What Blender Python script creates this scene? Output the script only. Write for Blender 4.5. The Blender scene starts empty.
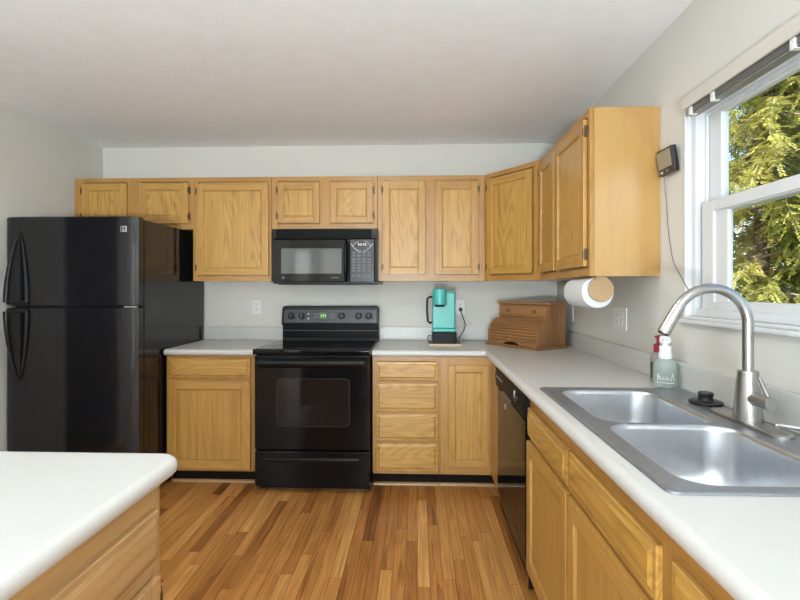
import bpy, bmesh, math, random
from mathutils import Vector, Matrix
R = math.radians
scene = bpy.context.scene
COL = scene.collection
random.seed(7)

# ------------------------------------------------------------------ camera, world, light, exposure
cd = bpy.data.cameras.new('camera')
cam = bpy.data.objects.new('camera', cd)
COL.objects.link(cam)
cam.location = (0, 0, 1.3088)
cam.rotation_euler = (R(90), 0, 0.0366)
cd.sensor_width = 36
cd.lens = 469.79 / 800 * 36
cd.shift_y = -(300 - 289.09) / 800
cd.clip_start = 0.02
scene.camera = cam
scene.view_settings.view_transform = 'Standard'
scene.view_settings.look = 'None'
scene.view_settings.gamma = 1
scene.view_settings.use_curve_mapping = False
scene.view_settings.exposure = -0.29

world = bpy.data.worlds.new('sky')
scene.world = world
world.use_nodes = True
wn = world.node_tree
wn.nodes.clear()
sky = wn.nodes.new('ShaderNodeTexSky')
sky.sky_type = 'NISHITA'
sky.sun_disc = False
sky.sun_elevation = R(48)
sky.sun_rotation = R(250)
bg = wn.nodes.new('ShaderNodeBackground')
bg.inputs[1].default_value = 0.5
wo = wn.nodes.new('ShaderNodeOutputWorld')
wn.links.new(sky.outputs[0], bg.inputs[0])
wn.links.new(bg.outputs[0], wo.inputs[0])


def lamp(name, kind, loc, rot, energy, color, sx=None, sy=None, angle=None):
    l = bpy.data.lights.new(name, kind)
    l.energy = energy
    l.color = color
    if sx:
        l.shape = 'RECTANGLE'
        l.size = sx
        l.size_y = sy
    if angle is not None:
        l.angle = angle
    o = bpy.data.objects.new(name, l)
    o.location = loc
    o.rotation_euler = rot
    COL.objects.link(o)
    return o


sun = lamp('sun', 'SUN', (-6, -2, 8), (0, 0, 0), 11.0, (1.0, 0.95, 0.85), angle=R(0.6))
sun.rotation_euler = Vector((0.72, 0.28, -0.62)).to_track_quat('-Z', 'Y').to_euler()
# daylight in the assumed glazed openings of the wall behind the camera, and unseen fill lights added to brighten the room
lamp('assumed_door_daylight', 'AREA', (-0.65, -2.82, 1.08), (R(90), 0, 0), 18, (0.96, 0.98, 1.0), 2.5, 2.0)
lamp('assumed_side_daylight', 'AREA', (-2.29, -2.82, 1.08), (R(90), 0, 0), 6, (0.96, 0.98, 1.0), 0.32, 2.0)
lamp('daylight_kitchen_window', 'AREA', (1.45, 1.37, 2.02), (0, R(62), 0), 1.5, (0.95, 0.98, 1.0), 0.35, 1.1)  # unseen lamp outside, added to stand in for sky light at the window
lamp('ceiling_fill', 'AREA', (-0.45, 1.70, 2.425), (0, 0, 0), 13, (1.0, 0.97, 0.92), 0.45, 0.45)  # unseen fill under the ceiling, added to brighten floor and back counters
lamp('uplight_fill', 'AREA', (-0.3, -2.2, 0.8), (R(180 - 20), 0, 0), 318, (0.79, 0.92, 1.0), 0.5, 0.5)  # unseen area light aimed up behind the camera, added to brighten the ceiling
fill_pt = lamp('rear_fill', 'POINT', (-0.5, -1.7, 1.7), (0, 0, 0), 1, (1.0, 0.985, 0.96))  # unseen point fill behind the camera, added to lift the ceiling
fill_pt.data.shadow_soft_size = 0.22


# ------------------------------------------------------------------ materials
def new_mat(name):
    m = bpy.data.materials.new(name)
    m.use_nodes = True
    nt = m.node_tree
    b = nt.nodes['Principled BSDF']
    return m, nt, b


def plain(name, col, rough=0.5, metal=0.0, bump=0.0, bscale=200, var=0.03, vscale=6, coat=0.0, emit=None, spec=None):
    m, nt, b = new_mat(name)
    N, L = nt.nodes, nt.links
    tc = N.new('ShaderNodeTexCoord')
    nz = N.new('ShaderNodeTexNoise')
    nz.inputs['Scale'].default_value = vscale
    nz.inputs['Detail'].default_value = 3
    L.new(tc.outputs['Object'], nz.inputs['Vector'])
    r = N.new('ShaderNodeValToRGB')
    r.color_ramp.elements[0].color = (*[c * (1 - var) for c in col], 1)
    r.color_ramp.elements[1].color = (*[min(1, c * (1 + var)) for c in col], 1)
    r.color_ramp.elements[0].position = 0.3
    r.color_ramp.elements[1].position = 0.7
    L.new(nz.outputs['Fac'], r.inputs['Fac'])
    L.new(r.outputs['Color'], b.inputs['Base Color'])
    b.inputs['Roughness'].default_value = rough
    b.inputs['Metallic'].default_value = metal
    b.inputs['Coat Weight'].default_value = coat
    b.inputs['Coat Roughness'].default_value = 0.08
    if spec is not None:
        b.inputs['Specular IOR Level'].default_value = spec
    if emit:
        b.inputs['Emission Color'].default_value = (*emit[0], 1)
        b.inputs['Emission Strength'].default_value = emit[1]
    if bump:
        n2 = N.new('ShaderNodeTexNoise')
        n2.inputs['Scale'].default_value = bscale
        n2.inputs['Detail'].default_value = 4
        L.new(tc.outputs['Object'], n2.inputs['Vector'])
        bp = N.new('ShaderNodeBump')
        bp.inputs['Strength'].default_value = bump
        bp.inputs['Distance'].default_value = 0.004
        L.new(n2.outputs['Fac'], bp.inputs['Height'])
        L.new(bp.outputs['Normal'], b.inputs['Normal'])
    return m


def oak(name, axis, light, dark, rings=7.0, ringamt=0.5, fineamt=0.62, rough=0.36, lowx=5.0, lowz=0.7, coat=0.25):
    """wood with cathedral rings: contour lines of a noise stretched along the grain axis"""
    m, nt, b = new_mat(name)
    N, L = nt.nodes, nt.links
    tc = N.new('ShaderNodeTexCoord')
    oi = N.new('ShaderNodeObjectInfo')
    mul = N.new('ShaderNodeVectorMath'); mul.operation = 'SCALE'
    cmb = N.new('ShaderNodeCombineXYZ')
    for k in range(3):
        L.new(oi.outputs['Random'], cmb.inputs[k])
    L.new(cmb.outputs[0], mul.inputs[0]); mul.inputs['Scale'].default_value = 23.7
    add = N.new('ShaderNodeVectorMath'); add.operation = 'ADD'
    L.new(tc.outputs['Object'], add.inputs[0]); L.new(mul.outputs[0], add.inputs[1])

    def stretched(cross, along, detail, rgh=0.5):
        mp = N.new('ShaderNodeMapping')
        s = [cross] * 3
        s['XYZ'.index(axis)] = along
        mp.inputs['Scale'].default_value = s
        L.new(add.outputs[0], mp.inputs['Vector'])
        nz = N.new('ShaderNodeTexNoise')
        nz.inputs['Scale'].default_value = 1.0
        nz.inputs['Detail'].default_value = detail
        nz.inputs['Roughness'].default_value = rgh
        L.new(mp.outputs[0], nz.inputs['Vector'])
        return nz.outputs['Fac']

    def math_(op, a, bb=None):
        n = N.new('ShaderNodeMath'); n.operation = op
        for k, v in enumerate((a, bb)):
            if v is None: continue
            if isinstance(v, (int, float)): n.inputs[k].default_value = v
            else: L.new(v, n.inputs[k])
        return n.outputs[0]
    low = stretched(lowx, lowz, 1.5, 0.4)
    ring = math_('SINE', math_('MULTIPLY', low, rings * 6.283))
    ring = math_('MULTIPLY_ADD', ring, 0.5)
    ring.node.inputs[2].default_value = 0.5
    ring = math_('POWER', ring, 2.0)
    fine = stretched(75, 2.2, 3.0)
    mid = stretched(28, 1.2, 2.0)
    pore = math_('GREATER_THAN', stretched(260, 9, 1.0), 0.62)
    f = math_('MULTIPLY', ring, ringamt)
    f = math_('ADD', f, math_('MULTIPLY', math_('SUBTRACT', fine, 0.5), fineamt * 1.6))
    f = math_('ADD', f, math_('MULTIPLY', math_('SUBTRACT', mid, 0.40), 0.55))
    f = math_('ADD', f, math_('MULTIPLY', pore, 0.16))
    f = math_('ADD', f, math_('MULTIPLY', math_('SUBTRACT', oi.outputs['Random'], 0.5), 0.16))
    rp = N.new('ShaderNodeValToRGB')
    rp.color_ramp.elements[0].color = (*light, 1)
    rp.color_ramp.elements[1].color = (*dark, 1)
    rp.color_ramp.elements[0].position = 0.0
    rp.color_ramp.elements[1].position = 1.0
    L.new(f, rp.inputs['Fac'])
    L.new(rp.outputs['Color'], b.inputs['Base Color'])
    b.inputs['Roughness'].default_value = rough
    b.inputs['Coat Weight'].default_value = coat
    b.inputs['Coat Roughness'].default_value = 0.22
    bp = N.new('ShaderNodeBump')
    bp.inputs['Strength'].default_value = 0.12
    bp.inputs['Distance'].default_value = 0.002
    bp.invert = True
    L.new(f, bp.inputs['Height'])
    L.new(bp.outputs['Normal'], b.inputs['Normal'])
    return m


OL, OD = (0.515, 0.280, 0.068), (0.26, 0.112, 0.019)
M = {}
M['oak_v'] = oak('oak_vertical', 'Z', OL, OD, rings=14, ringamt=0.2)
M['oak_h'] = oak('oak_horizontal', 'X', OL, OD, rings=14, ringamt=0.2)
M['oak_panel'] = oak('oak_cathedral_panel', 'Z', (0.56, 0.315, 0.076), (0.23, 0.098, 0.017), rings=24, ringamt=0.36, lowx=6.5, lowz=0.8)
M['oak_drawer'] = oak('oak_cathedral_drawer', 'X', (0.545, 0.305, 0.070), (0.25, 0.110, 0.018), rings=22, ringamt=0.34, lowx=5.5, lowz=0.9)
M['oak_ply'] = oak('oak_veneer_side', 'Z', (0.50, 0.285, 0.085), (0.37, 0.185, 0.045), rings=3, ringamt=0.3, fineamt=0.25, rough=0.28, lowx=4, lowz=2.5, coat=1.0)
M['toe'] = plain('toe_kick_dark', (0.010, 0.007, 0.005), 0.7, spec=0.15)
M['black_low'] = plain('black_low_gloss', (0.004, 0.004, 0.005), 0.06, var=0.02)
M['black_low'].node_tree.nodes['Principled BSDF'].inputs['IOR'].default_value = 1.16
M['black_matte'] = plain('black_matte', (0.005, 0.005, 0.005), 0.5, spec=0.12)
M['frame_v'] = oak('oak_frame_upright', 'Z', (0.465, 0.240, 0.062), (0.25, 0.104, 0.019), rings=14, ringamt=0.2)
M['frame_h'] = oak('oak_frame_level', 'X', (0.465, 0.240, 0.062), (0.25, 0.104, 0.019), rings=14, ringamt=0.2)
M['isl_v'] = oak('island_oak_daylit_upright', 'Z', (0.52, 0.315, 0.135), (0.25, 0.12, 0.045), rings=14, ringamt=0.2, fineamt=0.8)  # the same cabinet oak, window daylight put into its paler colour
M['isl_h'] = oak('island_oak_daylit_level', 'X', (0.52, 0.315, 0.135), (0.25, 0.12, 0.045), rings=14, ringamt=0.2, fineamt=0.9)  # level-grain copy, likewise paled in colour for the daylight
M['moulding'] = oak('oak_moulding', 'X', (0.50, 0.29, 0.12), (0.32, 0.16, 0.06), rings=3, ringamt=0.2)
M['box_v'] = oak('bread_box_wood_upright', 'Z', (0.34, 0.165, 0.062), (0.17, 0.070, 0.022), rings=5, ringamt=0.3, rough=0.42)
M['box_h'] = oak('bread_box_wood_level', 'X', (0.35, 0.170, 0.064), (0.17, 0.072, 0.023), rings=5, ringamt=0.3, rough=0.42)
M['knob_wood'] = oak('dark_knob_wood', 'Z', (0.20, 0.085, 0.035), (0.11, 0.045, 0.016), rings=3, ringamt=0.2)
M['pale_h'] = oak('pale_bamboo', 'X', (0.42, 0.265, 0.13), (0.30, 0.17, 0.075), rings=6, ringamt=0.25)
M['laminate'] = plain('white_laminate', (0.605, 0.598, 0.572), 0.34, var=0.012, vscale=60)
M['wall'] = plain('wall_paint', (0.67, 0.65, 0.60), 0.75, bump=0.06, bscale=160, var=0.008)
M['ceil'] = plain('ceiling_paint', (0.90, 0.915, 0.93), 0.85, bump=0.30, bscale=45, var=0.015, vscale=9)
M['white_vinyl'] = plain('white_vinyl', (0.68, 0.69, 0.70), 0.35, var=0.01)
M['white_plastic'] = plain('white_plastic', (0.78, 0.77, 0.75), 0.35, var=0.01)
M['slot'] = plain('outlet_slot', (0.10, 0.095, 0.09), 0.5)
M['cream'] = plain('cream_valance', (0.62, 0.58, 0.52), 0.5, var=0.02)
M['slat'] = plain('grey_blind_slat', (0.20, 0.185, 0.17), 0.4)
M['black_gloss'] = plain('black_gloss_enamel', (0.004, 0.004, 0.0045), 0.09, var=0.05, spec=0.22)
M['fridge_black'] = plain('black_fridge_paint', (0.008, 0.008, 0.010), 0.10, var=0.05)
M['black_satin'] = plain('black_satin', (0.007, 0.007, 0.0075), 0.28, var=0.05, spec=0.28)
M['black_glass'] = plain('black_glass', (0.004, 0.004, 0.005), 0.03, var=0.02, spec=0.2)
M['oven_glass'] = plain('oven_window_glass', (0.012, 0.009, 0.008), 0.05, var=0.05, spec=0.3)
M['screen_glass'] = plain('microwave_window_screen', (0.05, 0.053, 0.05), 0.06, var=0.02, coat=0.5)
M['panel_grey'] = plain('control_panel_grey', (0.015, 0.016, 0.020), 0.22)
M['key_grey'] = plain('key_grey', (0.11, 0.11, 0.12), 0.4)
M['key_white'] = plain('key_print_white', (0.60, 0.60, 0.60), 0.4)
M['green_led'] = plain('green_display', (0.03, 0.08, 0.02), 0.3, emit=((0.20, 0.6, 0.12), 0.08))
M['green_digit'] = plain('green_digits', (0.3, 0.6, 0.25), 0.3, emit=((0.4, 0.9, 0.3), 0.35))
M['silver'] = plain('silver_badge', (0.55, 0.55, 0.56), 0.28, metal=0.9)
M['steel'] = plain('brushed_steel', (0.64, 0.655, 0.68), 0.34, metal=1.0, var=0.04, vscale=40)
M['steel_rim'] = plain('brushed_steel_rim', (0.27, 0.285, 0.31), 0.32, metal=0.6, var=0.05, vscale=60)
M['nickel'] = plain('brushed_nickel', (0.46, 0.45, 0.435), 0.30, metal=1.0, var=0.03)
M['chrome'] = plain('chrome', (0.75, 0.75, 0.76), 0.08, metal=1.0)
M['hinge'] = plain('dark_bronze_hinge', (0.11, 0.075, 0.04), 0.35, metal=0.7)
M['rubber'] = plain('black_rubber', (0.012, 0.012, 0.013), 0.35)
M['coffee_black'] = plain('coffee_base_black', (0.012, 0.012, 0.014), 0.5, spec=0.2)
M['teal'] = plain('teal_plastic', (0.068, 0.425, 0.385), 0.30, var=0.02)
M['cord'] = plain('black_cord', (0.02, 0.02, 0.02), 0.5)
M['grey_cord'] = plain('brown_grey_cord', (0.27, 0.20, 0.17), 0.5)
M['tan'] = oak('tan_tray_wood', 'X', (0.46, 0.35, 0.21), (0.34, 0.24, 0.13), rings=3, ringamt=0.2)
M['paper'] = plain('white_paper', (0.72, 0.73, 0.75), 0.85, bump=0.15, bscale=220, var=0.01)
M['card'] = plain('brown_card', (0.45, 0.32, 0.19), 0.8)
M['red'] = plain('red_plastic', (0.33, 0.012, 0.035), 0.30)
M['dark_label'] = plain('dark_label', (0.03, 0.03, 0.03), 0.4)
M['pump_white'] = plain('white_pump_plastic', (0.82, 0.82, 0.82), 0.3, var=0.01)
M['lcd'] = plain('greenish_lcd', (0.30, 0.255, 0.18), 0.25)
M['display_black'] = plain('display_case_black', (0.02, 0.013, 0.012), 0.25)
M['trunk'] = plain('tree_bark', (0.13, 0.10, 0.075), 0.9, bump=0.5, bscale=30, var=0.3, vscale=12)
M['grass'] = plain('lawn', (0.10, 0.16, 0.04), 0.9, var=0.3, vscale=5)


def glassy(name, tint, ior_fac=0.06, rough=0.02):
    m = bpy.data.materials.new(name); m.use_nodes = True
    nt = m.node_tree; nt.nodes.clear()
    tr = nt.nodes.new('ShaderNodeBsdfTransparent'); tr.inputs[0].default_value = (*tint, 1)
    gl = nt.nodes.new('ShaderNodeBsdfGlossy'); gl.inputs['Roughness'].default_value = rough
    lw = nt.nodes.new('ShaderNodeLayerWeight'); lw.inputs['Blend'].default_value = 0.5
    fr = nt.nodes.new('ShaderNodeMath'); fr.operation = 'POWER'; fr.inputs[1].default_value = 4.0
    nt.links.new(lw.outputs['Facing'], fr.inputs[0])
    mx = nt.nodes.new('ShaderNodeMixShader'); o = nt.nodes.new('ShaderNodeOutputMaterial')
    nt.links.new(fr.outputs[0], mx.inputs[0]); nt.links.new(tr.outputs[0], mx.inputs[1])
    nt.links.new(gl.outputs[0], mx.inputs[2]); nt.links.new(mx.outputs[0], o.inputs[0])
    return m


M['pane'] = glassy('window_pane', (0.97, 0.98, 0.97))


def clear_liquid(name, tint, body):
    m = bpy.data.materials.new(name); m.use_nodes = True
    nt = m.node_tree; nt.nodes.clear()
    tr = nt.nodes.new('ShaderNodeBsdfTransparent'); tr.inputs[0].default_value = (*tint, 1)
    pb = nt.nodes.new('ShaderNodeBsdfPrincipled')
    pb.inputs['Base Color'].default_value = (*body, 1); pb.inputs['Roughness'].default_value = 0.08
    mx = nt.nodes.new('ShaderNodeMixShader'); mx.inputs[0].default_value = 0.5
    o = nt.nodes.new('ShaderNodeOutputMaterial')
    nt.links.new(tr.outputs[0], mx.inputs[1]); nt.links.new(pb.outputs[0], mx.inputs[2]); nt.links.new(mx.outputs[0], o.inputs[0])
    return m


M['green_liquid'] = clear_liquid('pale_green_soap', (0.84, 0.90, 0.87), (0.56, 0.64, 0.60))
M['clear_soap'] = clear_liquid('clear_soap_bottle', (0.85, 0.80, 0.80), (0.55, 0.50, 0.50))


def floor_mat():
    m, nt, b = new_mat('oak_strip_floor')
    N, L = nt.nodes, nt.links
    tc = N.new('ShaderNodeTexCoord')
    sp = N.new('ShaderNodeSeparateXYZ'); L.new(tc.outputs['Object'], sp.inputs[0])

    def mt(op, a, bb=None, c=None):
        n = N.new('ShaderNodeMath'); n.operation = op
        for k, v in enumerate((a, bb, c)):
            if v is None: continue
            if isinstance(v, (int, float)): n.inputs[k].default_value = v
            else: L.new(v, n.inputs[k])
        return n.outputs[0]
    W = 0.057
    u = mt('DIVIDE', sp.outputs[0], W)
    row = mt('FLOOR', u)
    fu = mt('FRACT', u)
    wn1 = N.new('ShaderNodeTexWhiteNoise'); wn1.noise_dimensions = '1D'
    L.new(row, wn1.inputs['W'])
    v = mt('ADD', mt('DIVIDE', sp.outputs[1], 0.85), mt('MULTIPLY', wn1.outputs['Value'], 13.0))
    colm = mt('FLOOR', v)
    fv = mt('FRACT', v)
    wn2 = N.new('ShaderNodeTexWhiteNoise'); wn2.noise_dimensions = '2D'
    cb = N.new('ShaderNodeCombineXYZ'); L.new(row, cb.inputs[0]); L.new(colm, cb.inputs[1])
    L.new(cb.outputs[0], wn2.inputs['Vector'])
    rid = wn2.outputs['Value']
    rp = N.new('ShaderNodeValToRGB')
    e = rp.color_ramp.elements
    e[0].position = 0.0; e[0].color = (0.22, 0.076, 0.017, 1)
    e[1].position = 1.0; e[1].color = (0.74, 0.385, 0.118, 1)
    for pos, c in ((0.08, (0.40, 0.158, 0.038)), (0.35, (0.54, 0.236, 0.060)), (0.8, (0.645, 0.305, 0.086))):
        x = e.new(pos); x.color = (*c, 1)
    L.new(rid, rp.inputs['Fac'])
    # grain, different on each board
    cb2 = N.new('ShaderNodeCombineXYZ')
    L.new(mt('MULTIPLY', sp.outputs[0], 1.0), cb2.inputs[0])
    L.new(sp.outputs[1], cb2.inputs[1]); L.new(mt('MULTIPLY', rid, 40.0), cb2.inputs[2])

    def nz(sx, sy, det):
        mp = N.new('ShaderNodeMapping'); mp.inputs['Scale'].default_value = (sx, sy, 1)
        L.new(cb2.outputs[0], mp.inputs['Vector'])
        t = N.new('ShaderNodeTexNoise'); t.inputs['Scale'].default_value = 1; t.inputs['Detail'].default_value = det
        L.new(mp.outputs[0], t.inputs['Vector'])
        return t.outputs['Fac']
    low = nz(14, 1.1, 1.5)
    ring = mt('MULTIPLY_ADD', mt('SINE', mt('MULTIPLY', low, 40.0)), 0.5, 0.5)
    fine = nz(120, 3, 2)
    streak = mt('MULTIPLY', mt('GREATER_THAN', nz(30, 1.3, 2), 0.60), mt('LESS_THAN', rid, 0.38))
    dark = mt('ADD', mt('MULTIPLY', ring, 0.22), mt('MULTIPLY', mt('SUBTRACT', fine, 0.4), 1.1))
    dark = mt('ADD', dark, mt('MULTIPLY', streak, 0.40))
    gap = mt('MAXIMUM', mt('LESS_THAN', fu, 0.045), mt('LESS_THAN', fv, 0.0025))
    dark = mt('ADD', dark, mt('MULTIPLY', gap, 0.8))
    dk = N.new('ShaderNodeMix'); dk.data_type = 'RGBA'; dk.blend_type = 'MULTIPLY'; dk.clamp_factor = True
    L.new(dark, dk.inputs['Factor'])
    L.new(rp.outputs['Color'], dk.inputs['A'])
    dk.inputs['B'].default_value = (0.36, 0.23, 0.15, 1)
    L.new(dk.outputs['Result'], b.inputs['Base Color'])
    b.inputs['Roughness'].default_value = 0.33
    b.inputs['Coat Weight'].default_value = 0.3
    b.inputs['Coat Roughness'].default_value = 0.2
    bp = N.new('ShaderNodeBump'); bp.inputs['Strength'].default_value = 0.25; bp.inputs['Distance'].default_value = 0.001
    bp.invert = True
    L.new(gap, bp.inputs['Height']); L.new(bp.outputs['Normal'], b.inputs['Normal'])
    return m


M['floor'] = floor_mat()


def leaf_mat(name, c1, c2):
    m = bpy.data.materials.new(name); m.use_nodes = True
    nt = m.node_tree; nt.nodes.clear(); N, L = nt.nodes, nt.links
    tc = N.new('ShaderNodeTexCoord'); z = N.new('ShaderNodeTexNoise'); z.inputs['Scale'].default_value = 3.2; z.inputs['Detail'].default_value = 5
    L.new(tc.outputs['Object'], z.inputs['Vector'])
    r = N.new('ShaderNodeValToRGB'); r.color_ramp.elements[0].color = (*c1, 1); r.color_ramp.elements[1].color = (*c2, 1)
    r.color_ramp.elements[0].position = 0.35; r.color_ramp.elements[1].position = 0.65
    L.new(z.outputs['Fac'], r.inputs['Fac'])
    d = N.new('ShaderNodeBsdfDiffuse'); t = N.new('ShaderNodeBsdfTranslucent'); mx = N.new('ShaderNodeMixShader')
    mx.inputs[0].default_value = 0.35
    o = N.new('ShaderNodeOutputMaterial')
    L.new(r.outputs[0], d.inputs[0]); L.new(r.outputs[0], t.inputs[0])
    L.new(d.outputs[0], mx.inputs[1]); L.new(t.outputs[0], mx.inputs[2]); L.new(mx.outputs[0], o.inputs[0])
    return m


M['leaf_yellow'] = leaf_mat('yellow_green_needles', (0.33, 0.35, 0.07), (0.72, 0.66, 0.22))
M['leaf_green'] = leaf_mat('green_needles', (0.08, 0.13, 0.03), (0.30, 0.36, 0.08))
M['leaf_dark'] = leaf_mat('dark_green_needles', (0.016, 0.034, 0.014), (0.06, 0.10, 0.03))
M['twig'] = plain('grey_twigs', (0.34, 0.30, 0.25), 0.9, var=0.2)


# ------------------------------------------------------------------ mesh builder
class MB:
    def __init__(self):
        self.bm = bmesh.new()

    def face(self, vs, m=0):
        try:
            f = self.bm.faces.new(vs)
            f.material_index = m
            return f
        except ValueError:
            return None

    def box(self, x0, x1, y0, y1, z0, z1, m=0, bev=0.0, seg=2):
        mat = Matrix.Translation(((x0 + x1) / 2, (y0 + y1) / 2, (z0 + z1) / 2)) @ Matrix.Diagonal((abs(x1 - x0), abs(y1 - y0), abs(z1 - z0), 1))
        r = bmesh.ops.create_cube(self.bm, size=1, matrix=mat)
        fs = set(f for v in r['verts'] for f in v.link_faces)
        for f in fs: f.material_index = m
        if bev:
            es = list(set(e for v in r['verts'] for e in v.link_edges))
            bmesh.ops.bevel(self.bm, geom=es, offset=bev, segments=seg, profile=0.5, affect='EDGES')
        return self

    def loops(self, rings, m=0, cap0=True, cap1=True, closed=True):
        """skin consecutive rings of equal point count"""
        vr = [[self.bm.verts.new(p) for p in r] for r in rings]
        n = len(vr[0])
        for a, b in zip(vr, vr[1:]):
            for i in range(n if closed else n - 1):
                j = (i + 1) % n
                self.face((a[i], a[j], b[j], b[i]), m)
        if cap0: self.face(list(reversed(vr[0])), m)
        if cap1: self.face(vr[-1], m)
        return vr

    def lathe(self, prof, c=(0, 0, 0), axis='Z', n=32, m=0, cap=True):
        rings = []
        for r, h in prof:
            ring = []
            for i in range(n):
                a = 2 * math.pi * i / n
                u, v = max(r, 1e-5) * math.cos(a), max(r, 1e-5) * math.sin(a)
                p = {'Z': (u, v, h), 'Y': (v, h, u), 'X': (h, u, v)}[axis]
                ring.append((p[0] + c[0], p[1] + c[1], p[2] + c[2]))
            rings.append(ring)
        self.loops(rings, m, cap, cap)
        return self

    def tube(self, pts, r, n=12, m=0, cap=True):
        pts = [Vector(p) for p in pts]
        rad = r if isinstance(r, (list, tuple)) else [r] * len(pts)
        t0 = (pts[1] - pts[0]).normalized()
        up = Vector((0, 0, 1)) if abs(t0.z) < 0.9 else Vector((1, 0, 0))
        nrm = (up - t0 * up.dot(t0)).normalized()
        rings = []
        for i, p in enumerate(pts):
            t = (pts[min(i + 1, len(pts) - 1)] - pts[max(i - 1, 0)]).normalized()
            nrm = (nrm - t * nrm.dot(t)).normalized()
            b = t.cross(nrm)
            rings.append([p + (nrm * math.cos(2 * math.pi * k / n) + b * math.sin(2 * math.pi * k / n)) * rad[i] for k in range(n)])
        self.loops(rings, m, cap, cap)
        return self

    def prism(self, poly, w0, w1, mp, m=0, bev=0.0):
        """extrude a 2D polygon; mp(u, v, w) -> point"""
        a = [self.bm.verts.new(mp(u, v, w0)) for u, v in poly]
        b = [self.bm.verts.new(mp(u, v, w1)) for u, v in poly]
        n = len(poly)
        fs = [self.face(list(reversed(a)), m), self.face(b, m)]
        for i in range(n):
            j = (i + 1) % n
            fs.append(self.face((a[i], a[j], b[j], b[i]), m))
        if bev:
            es = list(set(e for f in fs if f for e in f.edges))
            bmesh.ops.bevel(self.bm, geom=es, offset=bev, segments=2, profile=0.5, affect='EDGES')
        return self

    def slab(self, us, vs, keep, w0, w1, mp, m=0):
        """cells of a grid extruded; keep(u, v) says if a cell's centre is solid"""
        nu, nv = len(us) - 1, len(vs) - 1
        k = [[keep((us[i] + us[i + 1]) / 2, (vs[j] + vs[j + 1]) / 2) for j in range(nv)] for i in range(nu)]
        V = {}

        def g(i, j, w):
            if (i, j, w) not in V:
                V[(i, j, w)] = self.bm.verts.new(mp(us[i], vs[j], (w0, w1)[w]))
            return V[(i, j, w)]
        for i in range(nu):
            for j in range(nv):
                if not k[i][j]: continue
                self.face((g(i, j, 1), g(i + 1, j, 1), g(i + 1, j + 1, 1), g(i, j + 1, 1)), m)
                self.face((g(i, j, 0), g(i, j + 1, 0), g(i + 1, j + 1, 0), g(i + 1, j, 0)), m)
                for di, dj, (a, b) in ((-1, 0, ((i, j + 1), (i, j))), (1, 0, ((i + 1, j), (i + 1, j + 1))), (0, -1, ((i, j), (i + 1, j))), (0, 1, ((i + 1, j + 1), (i, j + 1)))):
                    ii, jj = i + di, j + dj
                    if 0 <= ii < nu and 0 <= jj < nv and k[ii][jj]: continue
                    self.face((g(*a, 0), g(*b, 0), g(*b, 1), g(*a, 1)), m)
        return self

    def sweep(self, path, prof, m=0):
        """sweep profile (outward offset, z) along an open 2D path with mitres; outward = right of travel"""
        P = [Vector(p) for p in path]
        rings = []
        for i, p in enumerate(P):
            ds = []
            if i > 0: ds.append((P[i] - P[i - 1]).normalized())
            if i < len(P) - 1: ds.append((P[i + 1] - P[i]).normalized())
            ns = [Vector((d.y, -d.x)) for d in ds]
            nn = sum(ns, Vector((0, 0))).normalized()
            sc = 1 / max(0.2, nn.dot(ns[0]))
            rings.append([(p.x + nn.x * o * sc, p.y + nn.y * o * sc, z) for o, z in prof])
        self.loops(rings, m, True, True)
        return self

    def build(self, name, mats, parent=None, smooth=True, angle=38):
        bmesh.ops.recalc_face_normals(self.bm, faces=self.bm.faces[:])
        me = bpy.data.meshes.new(name)
        self.bm.to_mesh(me)
        self.bm.free()
        for x in (mats if isinstance(mats, (list, tuple)) else [mats]):
            me.materials.append(M[x])
        if smooth:
            me.polygons.foreach_set('use_smooth', [True] * len(me.polygons))
            me.set_sharp_from_angle(angle=R(angle))
        o = bpy.data.objects.new(name, me)
        COL.objects.link(o)
        if smooth:
            wnm = o.modifiers.new('normals', 'WEIGHTED_NORMAL'); wnm.keep_sharp = True; wnm.weight = 90
        if parent: o.parent = parent
        return o


def thing(name, label, cat, loc=(0, 0, 0), rotz=0.0, group=None):
    o = bpy.data.objects.new(name, None)
    o.empty_display_size = 0.05
    COL.objects.link(o)
    o.location = loc
    o.rotation_euler = (0, 0, R(rotz))
    o['label'] = label
    o['category'] = cat
    if group: o['group'] = group
    return o


def struct(o):
    o['kind'] = 'structure'
    return o


def rrect(x0, x1, y0, y1, r, n=6):
    pts = []
    r = max(1e-4, min(r, (x1 - x0) / 2 - 1e-4, (y1 - y0) / 2 - 1e-4))
    for cx, cy, a0 in ((x1 - r, y1 - r, 0), (x0 + r, y1 - r, 90), (x0 + r, y0 + r, 180), (x1 - r, y0 + r, 270)):
        for k in range(n + 1):
            a = R(a0 + 90 * k / n)
            pts.append((cx + r * math.cos(a), cy + r * math.sin(a)))
    return pts


XZ = lambda u, v, w: (u, w, v)      # polygon in x,z extruded along y
YZ = lambda u, v, w: (w, u, v)      # polygon in y,z extruded along x
XY = lambda u, v, w: (u, v, w)

# ------------------------------------------------------------------ room shell
XL, XR, YW, YR, H = -2.524, 1.082, 3.684, -2.7, 2.44
CT = 0.911
WY0, WY1, WZ0, WZ1 = 0.80, 1.945, 1.19, 2.045

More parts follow.
